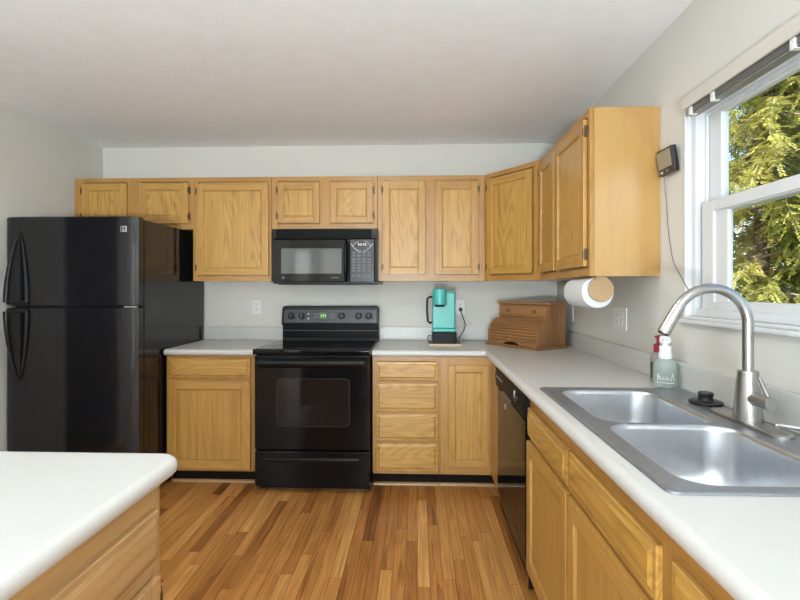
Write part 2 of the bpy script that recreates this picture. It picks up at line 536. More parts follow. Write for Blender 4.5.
b = MB(); b.box(XL - 1.3, XR + 0.12, YR - 0.1, YW + 0.1, -0.05, 0); struct(b.build('floor', 'floor'))
b = MB(); b.box(XL - 1.3, XR + 0.12, YR - 0.1, YW + 0.1, H, H + 0.1); struct(b.build('ceiling', 'ceil'))
b = MB(); b.box(XL - 0.1, XR + 0.12, YW, YW + 0.1, 0, H); struct(b.build('wall_back', 'wall'))
b = MB()
b.slab([YR, WY0, WY1, YW], [0, WZ0, WZ1, H], lambda u, v: not (WY0 < u < WY1 and WZ0 < v < WZ1), XR, XR + 0.12, YZ)
struct(b.build('wall_right', 'wall'))
b = MB()
b.slab([YR, 1.63, 2.25, YW], [0, 2.03, H], lambda u, v: not (1.63 < u < 2.25 and v < 2.03), XL - 0.1, XL, YZ)
struct(b.build('wall_left', 'wall'))
b = MB()
b.slab([XL - 0.1, -2.45, -2.13, -1.9, 0.6, XR + 0.12], [0, 0.08, 2.08, H],
       lambda u, v: not (0.08 < v < 2.08 and (-2.45 < u < -2.13 or -1.9 < u < 0.6)), YR - 0.1, YR, XZ)
struct(b.build('wall_rear', 'wall'))  # both openings are assumed, to let daylight in
# the dim hallway beyond the doorway in the left wall (it shows only as a dark reflection in the refrigerator)
b = MB()
b.box(XL - 1.25, XL - 1.2, 1.2, 2.7, 0, H)
b.box(XL - 1.2, XL - 0.1, 1.2, 1.25, 0, H)
b.box(XL - 1.2, XL - 0.1, 2.65, 2.7, 0, H)
struct(b.build('wall_hallway', 'wall'))

# ------------------------------------------------------------------ window
win = bpy.data.objects.new('window_1', None); COL.objects.link(win); win.location = (XR, (WY0 + WY1) / 2, WZ0); struct(win)


def win_part(name, rects, x0, x1, mat='white_vinyl', bev=0.003):
    q = MB()
    for (y0, y1, z0, z1) in rects:
        q.box(x0 - win.location.x, x1 - win.location.x, y0 - win.location.y, y1 - win.location.y, z0 - win.location.z, z1 - win.location.z, 0, bev)
    return q.build(name, mat, win)


def ringrects(y0, y1, z0, z1, w, wb=None, wt=None):
    wb = wb or w; wt = wt or w
    return [(y0, y0 + w, z0, z1), (y1 - w, y1, z0, z1), (y0 + w, y1 - w, z0, z0 + wb), (y0 + w, y1 - w, z1 - wt, z1)]


win_part('window_jamb', ringrects(WY0, WY1, WZ0, WZ1, 0.012), XR - 0.004, XR + 0.12)
win_part('window_frame', ringrects(WY0 + 0.012, WY1 - 0.012, WZ0 + 0.012, WZ1 - 0.012, 0.030), XR + 0.02, XR + 0.115)
win_part('window_track', ringrects(WY0 + 0.042, WY1 - 0.042, WZ0 + 0.042, WZ1 - 0.042, 0.014), XR + 0.055, XR + 0.066)
win_part('lower_sash', ringrects(WY0 + 0.060, WY1 - 0.066, WZ0 + 0.015, 1.645, 0.070, 0.055, 0.042), XR + 0.030, XR + 0.064)
win_part('glazing_bead', ringrects(WY0 + 0.128, WY1 - 0.134, WZ0 + 0.067, 1.606, 0.070, 0.008, 0.008), XR + 0.040, XR + 0.060)
win_part('upper_sash', ringrects(WY0 + 0.045, WY1 - 0.045, 1.600, WZ1 - 0.012, 0.077, 0.040, 0.052), XR + 0.068, XR + 0.098)
win_part('lower_pane', [(WY0 + 0.195, WY1 - 0.201, WZ0 + 0.072, 1.600)], XR + 0.048, XR + 0.052, 'pane', 0)
win_part('upper_pane', [(WY0 + 0.119, WY1 - 0.119, 1.637, WZ1 - 0.062)], XR + 0.081, XR + 0.085, 'pane', 0)
win_part('pane_gasket', ringrects(WY0 + 0.194, WY1 - 0.200, WZ0 + 0.071, 1.601, 0.0025), XR + 0.042, XR + 0.058, 'black_satin', 0)
win_part('window_sill', [(WY0 - 0.03, WY1 + 0.015, WZ0 - 0.016, WZ0)], XR - 0.028, XR + 0.03, 'white_vinyl', 0.005)

bl = thing('window_blind', 'raised grey slat blind under a cream valance at the top of the window', 'blind', (XR, 1.30, 2.0))
b = MB(); b.box(-0.040, -0.030, -0.58, 0.595, 0.012, 0.062, 0, 0.003); b.box(-0.030, -0.001, 0.585, 0.595, 0.012, 0.062, 0, 0.002)
b.build('valance', 'cream', bl)
b = MB(); b.box(-0.028, -0.001, -0.57, 0.578, 0.020, 0.060, 0, 0.002); b.build('head_rail', 'slat', bl)
for k in range(4):
    b = MB(); b.box(-0.026, 0.012, -0.57, 0.575, 0.012 - 0.0065 * k, 0.0165 - 0.0065 * k, 0, 0.001); b.build('slat', 'slat', bl)
b = MB(); b.box(-0.024, 0.012, -0.57, 0.575, -0.016, -0.009, 0, 0.003); b.build('bottom_rail', 'slat', bl)
for yy in (0.555, 0.42, 0.06, -0.4):
    b = MB(); b.box(-0.030, -0.002, yy - 0.010, yy + 0.010, -0.018, 0.014, 0, 0.003); b.build('clip', 'white_plastic', bl)


# ------------------------------------------------------------------ cabinets
def door(parent, x0, x1, z0, z1, hinge=None, name='door', w=0.052, panel='oak_panel', wood=('oak_v', 'oak_h')):
    q = MB()
    y0, y1 = -0.019, -0.0005
    q.box(x0, x0 + w, y0, y1, z0, z1, 0, 0.004)
    q.box(x1 - w, x1, y0, y1, z0, z1, 0, 0.004)
    q.box(x0 + w - 0.001, x1 - w + 0.001, y0 + 0.0003, y1, z0, z0 + w, 1, 0.004)
    q.box(x0 + w - 0.001, x1 - w + 0.001, y0 + 0.0003, y1, z1 - w, z1, 1, 0.004)
    d = q.build(name, list(wood), parent)
    p = MB()
    a0, a1, c0, c1 = x0 + w - 0.002, x1 - w + 0.002, z0 + w - 0.002, z1 - w + 0.002
    rings = []
    for ins, y in ((0, -0.001), (0, -0.0140), (0.004, -0.0130), (0.007, -0.0075), (0.010, -0.0075), (0.013, -0.0110)):
        rings.append([(a0 + ins, y, c0 + ins), (a1 - ins, y, c0 + ins), (a1 - ins, y, c1 - ins), (a0 + ins, y, c1 - ins)])
    p.loops(rings)
    p.build('panel', panel, d, angle=20)
    if hinge:
        for zz in (z0 + 0.055, z1 - 0.055):
            hh = MB()
            xx = x0 - 0.004 if hinge == 'l' else x1 + 0.004
            hh.box(xx - 0.005, xx + 0.005, -0.016, 0.0, zz - 0.026, zz + 0.026, 0, 0.002)
            xx = x0 + 0.003 if hinge == 'l' else x1 - 0.003
            hh.box(xx - 0.004, xx + 0.004, -0.0215, -0.0185, zz - 0.017, zz + 0.017, 0, 0.001)
            hh.build('hinge', 'hinge', d)
    return d


def drawer(parent, x0, x1, z0, z1, wood='oak_drawer'):
    q = MB()
    rings = []
    for ins, y in ((0, -0.0005), (0, -0.010), (0.003, -0.0135), (0.014, -0.0135), (0.017, -0.0145), (0.024, -0.0195)):
        rings.append([(x0 + ins, y, z0 + ins), (x1 - ins, y, z0 + ins), (x1 - ins, y, z1 - ins), (x0 + ins, y, z1 - ins)])
    q.loops(rings)
    return q.build('drawer_front', wood, parent, angle=20)


def face_frame(parent, w, z0, z1, sl, sr, rails=(), mids=(), top=0.03, bot=0.035, wood=('frame_v', 'frame_h')):
    q = MB()
    q.box(0, sl, 0, 0.019, z0, z1, 0, 0.001, 1)
    q.box(w - sr, w, 0, 0.019, z0, z1, 0, 0.001, 1)
    for a, c in mids: q.box(a, c, 0.0003, 0.019, z0 + bot, z1 - top, 0)
    for a, c in ((z0, z0 + bot), (z1 - top, z1)) + tuple(rails):
        q.box(sl - 0.0005, w - sr + 0.0005, 0.0002, 0.019, a, c, 1)
    return q.build('face_frame', list(wood), parent)


def carcass(parent, w, d, z0, z1, open_top=False):
    q = MB()
    if open_top:
        q.box(0, 0.018, 0.0195, d, z0, z1); q.box(w - 0.018, w, 0.0195, d, z0, z1)
        q.box(0.018, w - 0.018, 0.0195, d, z0, z0 + 0.018); q.box(0.018, w - 0.018, d - 0.01, d, z0, z1)
        q.box(0.018, w - 0.018, 0.0195, 0.024, z0, z1)
    else:
        q.box(0, w, 0.0195, d, z0, z1)
    return q.build('carcass', 'oak_ply', parent)


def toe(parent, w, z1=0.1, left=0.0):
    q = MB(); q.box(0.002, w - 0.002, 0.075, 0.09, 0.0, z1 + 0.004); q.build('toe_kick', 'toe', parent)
    q = MB()
    q.prism([(0.075, 0), (0.059, 0), (0.060, 0.007), (0.064, 0.012), (0.069, 0.0155), (0.075, 0.017)], 0.002, w - 0.002, YZ)
    q.build('shoe_moulding', 'moulding', parent)


UF = 3.372                    # face of the wall cabinets on the back wall
UZ0, UZ1 = 1.367, 2.122
GU, GB = 'oak wall cabinets', 'oak base cabinets'
ud = YW - UF - 0.002

c = thing('wall_cabinet', 'short two-door oak wall cabinet above the black refrigerator', 'cabinet', (-2.522, UF, 1.745), 0, GU)
w = 0.887
carcass(c, w, ud, 0, UZ1 - 1.745)
face_frame(c, w, 0, UZ1 - 1.745, 0.065, 0.035, (), ((0.39, 0.50),))
door(c, 0.060, 0.400, 0.040, 0.338, 'l'); door(c, 0.489, 0.860, 0.040, 0.338, 'r')

c = thing('wall_cabinet', 'tall oak wall cabinet with one wide door, between refrigerator and microwave', 'cabinet', (-1.634, UF, UZ0), 0, GU)
w = 0.577
carcass(c, w, ud, 0, UZ1 - UZ0)
face_frame(c, w, 0, UZ1 - UZ0, 0.04, 0.025)
door(c, 0.029, 0.560, 0.043, 0.708, 'l', w=0.05)

c = thing('wall_cabinet', 'short oak wall cabinet with two small doors directly above the microwave', 'cabinet', (-1.055, UF, 1.738), 0, GU)
w = 0.768
carcass(c, w, ud, 0, UZ1 - 1.738)
face_frame(c, w, 0, UZ1 - 1.738, 0.05, 0.04, (), ((0.35, 0.43),))
door(c, 0.044, 0.353, 0.046, 0.338, 'l', w=0.046); door(c, 0.429, 0.739, 0.046, 0.338, 'r', w=0.046)

c = thing('wall_cabinet', 'oak wall cabinet with two narrow doors above the teal coffee maker', 'cabinet', (-0.285, UF, UZ0), 0, GU)
w = 0.767
carcass(c, w, ud, 0, UZ1 - UZ0)
face_frame(c, w, 0, UZ1 - UZ0, 0.045, 0.05, (), ((0.34, 0.42),))
door(c, 0.037, 0.344, 0.045, 0.710, 'l', w=0.050); door(c, 0.412, 0.720, 0.045, 0.710, 'r', w=0.050)

# diagonal corner cabinet
DX, DY = 0.4835, 3.372
DDX, DDY = 0.2881, 0.388
dw = math.hypot(DDX, DDY)
dang = math.atan2(DDY, DDX)
c = thing('wall_cabinet', 'angled corner oak wall cabinet with one door, above the wooden bread box', 'cabinet', (DX, DY, UZ0), -math.degrees(dang), GU)
rot = Matrix.Rotation(dang, 4, 'Z')
q = MB()
pts = []
for X, Y in ((DX, DY), (DX + DDX, DY - DDY), (XR - 0.002, DY - DDY), (XR - 0.002, YW - 0.002), (DX, YW - 0.002)):
    v = rot @ Vector((X - DX, Y - DY, 0))
    pts.append((v.x, v.y))
pts[0] = (0.0195, 0.0195); pts[1] = (dw - 0.0195, 0.0195)
q.prism(pts, 0, UZ1 - UZ0, XY); q.build('carcass', 'oak_ply', c)
face_frame(c, dw, 0, UZ1 - UZ0, 0.045, 0.05)
door(c, 0.030, 0.428, 0.045, 0.712, 'l', w=0.048)

# two-door cabinet on the right wall
RY0 = DY - DDY - 0.001
w = RY0 - 2.131
c = thing('wall_cabinet', 'right-wall oak cabinet with broad smooth end panel, beside the window', 'cabinet', (0.7716, RY0, UZ0), -90, GU)
carcass(c, w, XR - 0.7716 - 0.002, 0, UZ1 - UZ0)
face_frame(c, w, 0, UZ1 - UZ0, 0.05, 0.03, (), ((0.34, 0.38),))
door(c, 0.028, 0.348, 0.045, 0.712, 'l'); door(c, 0.372, 0.822, 0.045, 0.712, 'r')

BF = 3.074                    # face of the base cabinets on the back wall
BZ1 = 0.870
c = thing('base_cabinet', 'oak base cabinet with one drawer over one door, between refrigerator and stove', 'cabinet', (-1.670, BF, 0), 0, GB)
w = 0.612
carcass(c, w, YW - BF - 0.002, 0.1, BZ1)
face_frame(c, w, 0.1, BZ1, 0.035, 0.045, ((0.70, 0.72),), top=0.03)
drawer(c, 0.014, 0.570, 0.720, 0.850); door(c, 0.014, 0.570, 0.117, 0.703, w=0.058, panel='oak_v')
toe(c, w)

c = thing('base_cabinet', 'oak base cabinet with a stack of four drawers, right of the stove', 'cabinet', (-0.292, BF, 0), 0, GB)
w = 0.441
carcass(c, w, YW - BF - 0.002, 0.1, BZ1)
face_frame(c, w, 0.1, BZ1, 0.04, 0.04, ((0.696, 0.706), (0.497, 0.51), (0.305, 0.318)))
for z0, z1 in ((0.712, 0.835), (0.513, 0.697), (0.321, 0.498), (0.122, 0.306)):
    drawer(c, 0.023, 0.427, z0, z1)
toe(c, w)

c = thing('base_cabinet', 'oak corner base cabinet with one tall door, beside the dishwasher', 'cabinet', (0.150, BF, 0), 0, GB)
w = 0.332
carcass(c, 0.92, YW - BF - 0.002, 0.1, BZ1)
face_frame(c, w, 0.1, BZ1, 0.056, 0.02, top=0.08, bot=0.06)
door(c, 0.050, 0.316, 0.150, 0.815, w=0.045)
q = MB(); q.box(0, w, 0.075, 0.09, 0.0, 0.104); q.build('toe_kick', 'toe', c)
q = MB(); q.prism([(0.075, 0), (0.059, 0), (0.060, 0.007), (0.064, 0.012), (0.069, 0.0155), (0.075, 0.017)], 0.002, w + 0.055, YZ); q.build('shoe_moulding', 'moulding', c)
q = MB(); q.box(w - 0.0005, w + 0.02, -0.302, 0.0, 0.1, BZ1); q.build('filler', 'oak_v', c)

RF = 0.482                    # face of the base cabinets on the right wall
c = thing('base_cabinet', 'oak sink base cabinet with two false drawer fronts over two doors', 'cabinet', (RF, 2.028, 0), -90, GB)
w = 1.118
carcass(c, w, XR - RF - 0.002, 0.1, BZ1, True)
face_frame(c, w, 0.1, BZ1, 0.03, 0.035, ((0.66, 0.695),), ((0.53, 0.57),), top=0.09)
for a, bb in ((0.012, 0.537), (0.553, 1.089)):
    drawer(c, a, bb, 0.690, 0.806); door(c, a, bb, 0.118, 0.668, w=0.06, panel='oak_v')
toe(c, w)

c = thing('base_cabinet', 'oak base cabinet at the near end of the right counter, past the sink cabinet', 'cabinet', (RF, 0.909, 0), -90, GB)
w = 1.30
carcass(c, w, XR - RF - 0.002, 0.1, BZ1)
face_frame(c, w, 0.1, BZ1, 0.03, 0.035, ((0.66, 0.695),), ((0.62, 0.68),), top=0.09)
for a, bb in ((0.022, 0.63), (0.665, 1.27)):
    drawer(c, a, bb, 0.690, 0.806); door(c, a, bb, 0.118, 0.668, w=0.06, panel='oak_v')
toe(c, w)

IX = -0.597                   # face of the island cabinets
c = thing('base_cabinet', 'oak island cabinet with a drawer over a door, under the rounded white worktop', 'cabinet', (IX, -0.16, 0), 90, GB)
w = 1.23
carcass(c, w, 0.62, 0.1, BZ1)
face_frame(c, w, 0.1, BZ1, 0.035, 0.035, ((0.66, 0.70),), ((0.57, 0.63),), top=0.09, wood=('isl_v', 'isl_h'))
for a, bb, hg in ((0.02, 0.59, 'l'), (0.615, 1.203, 'r')):
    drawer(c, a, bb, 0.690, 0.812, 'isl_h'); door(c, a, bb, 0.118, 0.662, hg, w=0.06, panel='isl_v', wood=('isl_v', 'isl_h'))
toe(c, w)

# ------------------------------------------------------------------ worktops
NOSE = [(0, CT), (0.009, CT - 0.0015), (0.0155, CT - 0.0065), (0.0195, CT - 0.014), (0.020, CT - 0.022), (0.018, CT - 0.031), (0.012, CT - 0.038), (0.004, CT - 0.0405), (0, CT - 0.0405)]
SX0, SX1, SY0, SY1 = 0.486, 1.042, 0.925, 1.905     # sink rim

t = thing('worktop', 'long white laminate L-shaped worktop holding the sink, along right and back walls', 'worktop', (0.45, 3.05, CT - 0.0405), 0, 'white worktops')
off = Vector(t.location)
mpw = lambda u, v, w: (u - off.x, v - off.y, w - off.z)
hx0, hx1, hy0, hy1 = SX0 + 0.02, SX1 - 0.012, SY0 + 0.02, SY1 - 0.02
b = MB()
b.slab([-0.293, 0.457, hx0, hx1, XR - 0.001], [-0.62, hy0, hy1, 3.059, YW - 0.001],
       lambda u, v: (v > 3.059 or u > 0.457) and not (hx0 < u < hx1 and hy0 < v < hy1), CT - 0.0405, CT, mpw)
b.sweep([(-0.293 - off.x, 3.059 - off.y), (0.457 - off.x, 3.059 - off.y), (0.457 - off.x, -0.62 - off.y)], [(o, z - off.z) for o, z in NOSE])
b.build('top', 'laminate', t)
b = MB(); b.box(-0.293 - off.x, XR - 0.021 - off.x, YW - 0.021 - off.y, YW - 0.001 - off.y, 0.0407, 0.1425, 0, 0.004); b.build('backsplash', 'laminate', t)
b = MB(); b.box(XR - 0.021 - off.x, XR - 0.001 - off.x, -0.62 - off.y, YW - 0.001 - off.y, 0.0407, 0.1425, 0, 0.004); b.build('backsplash', 'laminate', t)

t = thing('worktop', 'short white laminate worktop between the refrigerator and the stove', 'worktop', (-1.365, 3.05, CT - 0.0405), 0, 'white worktops')
off = Vector(t.location)
b = MB()
b.box(-1.671 - off.x, -1.051 - off.x, 3.059 - off.y, YW - 0.001 - off.y, 0, 0.0405)
b.sweep([(-1.671 - off.x, 3.059 - off.y), (-1.051 - off.x, 3.059 - off.y)], [(o, z - off.z) for o, z in NOSE])
b.build('top', 'laminate', t)
b = MB(); b.box(-1.648 - off.x, -1.051 - off.x, YW - 0.021 - off.y, YW - 0.001 - off.y, 0.0407, 0.1425, 0, 0.004); b.build('backsplash', 'laminate', t)

t = MB()
rings = []
for o, z in [(p[0], p[1]) for p in reversed(NOSE)]:
    rings.append([(x + 0.95, y - 0.47, z - CT + 0.0405) for x, y in rrect(-1.33 - o, -0.585 + o, -0.20 - o, 1.110 + o, 0.034 + o, 8)])
t.loops(rings)
o = t.build('worktop', 'laminate', None, angle=30)
o.location = (-0.95, 0.47, CT - 0.0405)
o['label'] = 'white laminate island worktop with rounded corner in the near left foreground'; o['category'] = 'worktop'; o['group'] = 'white worktops'

# ------------------------------------------------------------------ refrigerator
FX0, FX1, FY = -2.502, -1.682, 2.765
f = thing('refrigerator', 'black top-freezer refrigerator with curved handles against the left wall', 'refrigerator', ((FX0 + FX1) / 2, FY, 0))
hw = (FX1 - FX0) / 2
b = MB(); b.box(-hw + 0.004, hw - 0.004, 0.078, 0.893, 0.03, 1.738, 0, 0.006); b.build('cabinet_body', 'fridge_black', f)
b = MB(); b.box(-hw + 0.012, hw - 0.012, 0.064, 0.079, 0.11, 1.730); b.build('door_gasket', 'rubber', f)
b = MB(); b.box(-hw + 0.02, hw - 0.02, 0.04, 0.079, 0.02, 0.10, 0, 0.004); b.build('base_grille', 'black_satin', f)


def fridge_door(name, z0, z1):
    q = MB()
    rings = []
    n = 24
    prof = []
    for i in range(n + 1):
        x = -hw + 2 * hw * i / n
        prof.append((x, 0.009 * (abs(x) / hw) ** 14))
    prof = [(-hw, 0.014)] + prof[1:-1] + [(hw, 0.014)]
    prof = [(-hw, 0.065)] + prof + [(hw, 0.065)]
    for ins, z in ((0.006, z0), (0.0, z0 + 0.006), (0.0, z1 - 0.006), (0.006, z1)):
        rings.append([(x * (1 - ins / hw), y + (ins if y < 0.06 else 0), z) for x, y in prof])
    q.loops(rings)
    return q.build(name, 'fridge_black', f, angle=50)


fz = fridge_door('freezer_door', 1.207, 1.748)
fr = fridge_door('fridge_door', 0.11, 1.197)


def fridge_handle(parent, zt, zs):
    q = MB()
    n = 18
    P = []
    for i in range(n + 1):
        s = i / n
        z = zt + (zs - zt) * s
        bow = math.sin(min(1.0, s * 1.0) * math.pi / 2) ** 0.8
        P.append((-hw + 0.095 - 0.035 * bow, -0.002 - 0.058 * bow, z))
    q.tube(P, [0.006 + 0.010 * math.sin(i / n * math.pi / 2) for i in range(n + 1)], 10)
    P2 = []
    for i in range(n + 1):
        s = i / n
        bow = math.sin(s * math.pi / 2) ** 0.8
        P2.append((-hw + 0.097 + 0.045 * bow, -0.003, zt + (zs - zt) * s))
    q.tube(P2, [0.004 + 0.009 * math.sin(i / n * math.pi / 2) for i in range(n + 1)], 8)
    e1, e2 = Vector(P[-1]), Vector(P2[-1])
    q.tube([e1, e1.lerp(e2, 0.5), e2], 0.011, 8)
    return q.build('handle', 'black_satin', parent)


fridge_handle(fz, 1.655, 1.228)
fridge_handle(fr, 0.755, 1.176)
b = MB()
b.box(hw - 0.105, hw - 0.065, 0.000, 0.004, 1.653, 1.690, 0, 0.002)
bd = b.build('badge', 'silver', fz)
b = MB()
b.box(hw - 0.098, hw - 0.092, -0.0012, 0.001, 1.658, 1.684); b.box(hw - 0.092, hw - 0.080, -0.0012, 0.001, 1.674, 1.678); b.box(hw - 0.080, hw - 0.076, -0.0012, 0.001, 1.658, 1.684)
b.build('badge_mark', 'panel_grey', bd)
b = MB(); b.box(hw - 0.085, hw - 0.012, 0.003, 0.03, 1.197, 1.207, 0, 0.002); b.build('centre_hinge', 'silver', f)
b = MB(); b.box(-hw + 0.005, -hw + 0.10, 0.02, 0.10, 1.742, 1.750, 0, 0.002); b.build('hinge_cover', 'black_satin', f)

# ------------------------------------------------------------------ stove
SXL, SXR = -1.043, -0.298
sw = SXR - SXL
s = thing('stove', 'black freestanding electric range with backguard knobs and oven window', 'stove', ((SXL + SXR) / 2, 2.96, 0))
hs = sw / 2
b = MB(); b.box(-hs + 0.002, hs - 0.002, 0.045, 0.70, 0.03, 0.895, 0, 0.003); b.build('body', 'black_gloss', s)
b = MB()
b.prism([(-0.012, 0.893), (-0.016, 0.905), (-0.014, 0.922), (-0.004, 0.928), (0.02, 0.924), (0.60, 0.924), (0.60, 0.893)], -hs, hs, YZ)
ct = b.build('cooktop', 'black_glass', s)
for (x, y, r) in ((-0.19, 0.17, 0.11), (0.19, 0.17, 0.085), (-0.19, 0.43, 0.085), (0.19, 0.43, 0.11)):
    b = MB()
    rings = []
    for rr, z in ((r - 0.004, 0.9243), (r - 0.004, 0.9249), (r, 0.9249), (r, 0.9243)):
        rings.append([(x + rr * math.cos(2 * math.pi * k / 40), y + rr * math.sin(2 * math.pi * k / 40), z) for k in range(40)])
    rings.append(rings[0])
    b.loops(rings, cap0=False, cap1=False); b.build('burner_ring', 'panel_grey', ct)
for z_, y_ in ((0.990, 0.6035), (0.9275, 0.598)):
    b = MB(); b.box(-hs + 0.014, hs - 0.002, y_, y_ + 0.004, z_, z_ + 0.004, 0, 0.001); b.build('highlight_strip', 'key_grey', s)  # thin grey strips stand in for highlight lines along the neck
# backguard: neck and control head
b = MB(); b.box(-hs + 0.012, hs, 0.605, 0.705, 0.900, 1.05, 0, 0.004); b.build('backguard_neck', 'black_matte', s)
b = MB()
rings = []
for ins, dy in ((0.006, 0.0), (0.0, 0.006), (0.0, 0.075), (0.004, 0.085)):
    ring = []
    for x, z in rrect(-hs - 0.002 + ins, hs + 0.004 - ins, 1.022 + ins, 1.179 - ins, 0.028, 6):
        ring.append((x, 0.615 + dy + (z - 1.022) * 0.16, z))
    rings.append(ring)
b.loops(rings); bg_ = b.build('control_head', 'black_gloss', s)


def on_head(x, z, dy=0.0):        # a point on the sloped face of the control head
    return (x, 0.615 + (z - 1.022) * 0.16 - dy, z)


def head_plate(name, x0, x1, z0, z1, th, mat, parent, r=0.004):
    q = MB()
    rings = []
    pts = rrect(x0, x1, z0, z1, r, 3)
    for dy in (-0.003, th):
        rings.append([on_head(x, z, dy) for x, z in pts])
    q.loops(rings)
    return q.build(name, mat, parent)


pl = head_plate('control_strip', -hs + 0.022, hs - 0.018, 1.036, 1.150, 0.0015, 'panel_grey', bg_, 0.012)
head_plate('trim_line', -hs + 0.022, hs - 0.016, 1.037, 1.043, 0.0028, 'key_grey', bg_, 0.002)
head_plate('trim_line', hs - 0.020, hs - 0.015, 1.037, 1.160, 0.0028, 'key_grey', bg_, 0.002)
xm = (SXL + SXR) / 2
for kx in (-0.966, -0.888, -0.578, -0.447, -0.370):
    x = kx - xm
    b = MB()
    cpt = Vector(on_head(x, 1.101, 0.001))
    nrm = Vector((0, -1, 0.16)).normalized()
    b.tube([cpt, cpt + nrm * 0.004, cpt + nrm * 0.005, cpt + nrm * 0.022, cpt + nrm * 0.024], [0.030, 0.030, 0.022, 0.019, 0.016], 28)
    kn = b.build('knob', 'black_satin', s)
    b = MB()
    up = Vector((0, 0.16, 1)).normalized()
    pc = cpt + nrm * 0.0242
    a1, a2 = pc + up * 0.004 , pc + up * 0.016
    b.tube([a1, a2], 0.0018, 6); b.build('pointer', 'key_white', kn)
    b = MB()
    for k in range(11):
        a = R(-150 + 30 * k)
        c0 = cpt + nrm * 0.0012 + (Vector((1, 0, 0)) * math.sin(a) + up * math.cos(a)) * 0.0345
        b.tube([c0, c0 + nrm * 0.001], 0.0026, 6)
    b.build('dial_marks', 'key_grey', kn)
for zz in (1.118, 1.083):
    head_plate('indicator_light', -0.842 - xm, -0.830 - xm, zz - 0.006, zz + 0.006, 0.003, 'key_white', bg_, 0.005)
dp = head_plate('clock_display', -0.752 - xm, -0.692 - xm, 1.080, 1.128, 0.0035, 'green_led', bg_)
for k, dx in enumerate((-0.740, -0.724, -0.709)):
    head_plate('digit', dx - xm, dx + 0.009 - xm, 1.096, 1.114, 0.0045, 'green_digit', dp, 0.001)
for dx in (-0.792, -0.773, -0.676, -0.657, -0.638):
    for zz in (1.086, 1.108):
        head_plate('button', dx - xm, dx + 0.014 - xm, zz, zz + 0.014, 0.0035, 'key_grey', pl, 0.003)
# oven door, window, handle, drawer
b = MB(); b.box(-hs + 0.006, hs - 0.006, 0.0, 0.044, 0.286, 0.886, 0, 0.006); od = b.build('oven_door', 'black_gloss', s)
b = MB()
pts = rrect(-0.892 - xm, -0.431 - xm, 0.439, 0.736, 0.025, 5)
b.loops([[(x, y, z) for x, z in pts] for y in (0.002, -0.0015)]); b.build('oven_window', 'oven_glass', od)
b = MB()
outer, inner = rrect(-0.897 - xm, -0.426 - xm, 0.434, 0.741, 0.028, 5), rrect(-0.892 - xm, -0.431 - xm, 0.439, 0.736, 0.025, 5)
b.loops([[(x, 0.002, z) for x, z in outer], [(x, -0.0022, z) for x, z in outer], [(x, -0.0022, z) for x, z in inner], [(x, 0.002, z) for x, z in inner]], cap0=False, cap1=False)
b.build('window_border', 'panel_grey', od)
b = MB()
b.prism([(0.004, 0.806), (-0.016, 0.812), (-0.034, 0.826), (-0.040, 0.842), (-0.034, 0.856), (-0.018, 0.866), (0.004, 0.868)], -hs + 0.03, hs - 0.03, YZ, 0, 0.003)
b.build('door_handle', 'black_satin', od)
b = MB(); b.box(-hs + 0.006, hs - 0.006, 0.003, 0.044, 0.060, 0.276, 0, 0.006); dr = b.build('storage_drawer', 'black_gloss', s)
b = MB(); b.prism([(0.004, 0.205), (-0.010, 0.212), (-0.014, 0.228), (-0.004, 0.238), (0.004, 0.240)], -0.30, 0.30, YZ, 0, 0.002); b.build('drawer_grip', 'black_satin', dr)
b = MB(); b.box(-hs + 0.006, hs - 0.006, 0.105, 0.18, 0.0, 0.062); b.build('base_skirt', 'black_satin', s)

# ------------------------------------------------------------------ microwave
mw = thing('microwave', 'black over-range microwave mounted above the stove', 'microwave', (-0.6535, 3.284, 1.346))
hm = 0.3745
b = MB(); b.box(-hm, hm, 0.03, 0.398, 0.0, 0.387, 0, 0.004); b.build('body', 'black_satin', mw)
b = MB(); b.box(-hm, hm, 0.0, 0.031, 0.316, 0.388, 0, 0.006); vg = b.build('vent_panel', 'black_gloss', mw)
b = MB(); b.box(-hm + 0.030, hm - 0.040, -0.0012, 0.002, 0.322, 0.380); b.build('vent_opening', 'black_matte', vg)
for k in range(7):
    b = MB(); b.box(-hm + 0.035, hm - 0.045, -0.003, 0.002, 0.326 + 0.0075 * k, 0.330 + 0.0075 * k); b.build('vent_louver', 'black_matte', vg)
b = MB(); b.box(-hm, 0.178, 0.0, 0.031, 0.012, 0.313, 0, 0.006); md = b.build('door', 'black_gloss', mw)
b = MB(); pts = rrect(-0.305, 0.122, 0.072, 0.250, 0.004, 3)
b.loops([[(x, y, z) for x, z in pts] for y in (0.002, -0.0012)]); b.build('window', 'screen_glass', md)
b = MB()
P = [(0.155, 0.0, 0.025), (0.155, -0.024, 0.045), (0.155, -0.036, 0.10), (0.155, -0.038, 0.16), (0.155, -0.036, 0.22), (0.155, -0.024, 0.282), (0.155, 0.0, 0.302)]
b.tube(P, [0.010, 0.011, 0.012, 0.012, 0.012, 0.011, 0.010], 12); b.build('handle', 'black_gloss', md)
b = MB(); b.lathe([(0.009, 0.001), (0.009, -0.0014)], (-0.292, 0, 0.043), 'Y', 20); b.build('maker_emblem', 'key_grey', md)
b = MB(); b.box(0.05, 0.105, -0.0012, 0.001, 0.040, 0.045); b.build('printed_mark', 'key_grey', md)
b = MB(); b.box(0.181, hm - 0.022, 0.0, 0.031, 0.012, 0.313, 0, 0.005); cp = b.build('control_panel', 'panel_grey', mw)
b = MB(); b.box(hm - 0.020, hm, 0.002, 0.031, 0.012, 0.313, 0, 0.004); b.build('side_trim', 'black_gloss', mw)
b = MB(); b.box(0.228, 0.302, -0.0016, 0.002, 0.262, 0.290, 0, 0.0005); dsp = b.build('display', 'black_glass', cp)
for k, x in enumerate((0.238, 0.254, 0.272, 0.287)):
    b = MB(); b.box(x, x + 0.010, -0.0024, -0.0010, 0.267, 0.285); b.build('digit', 'key_white', dsp)
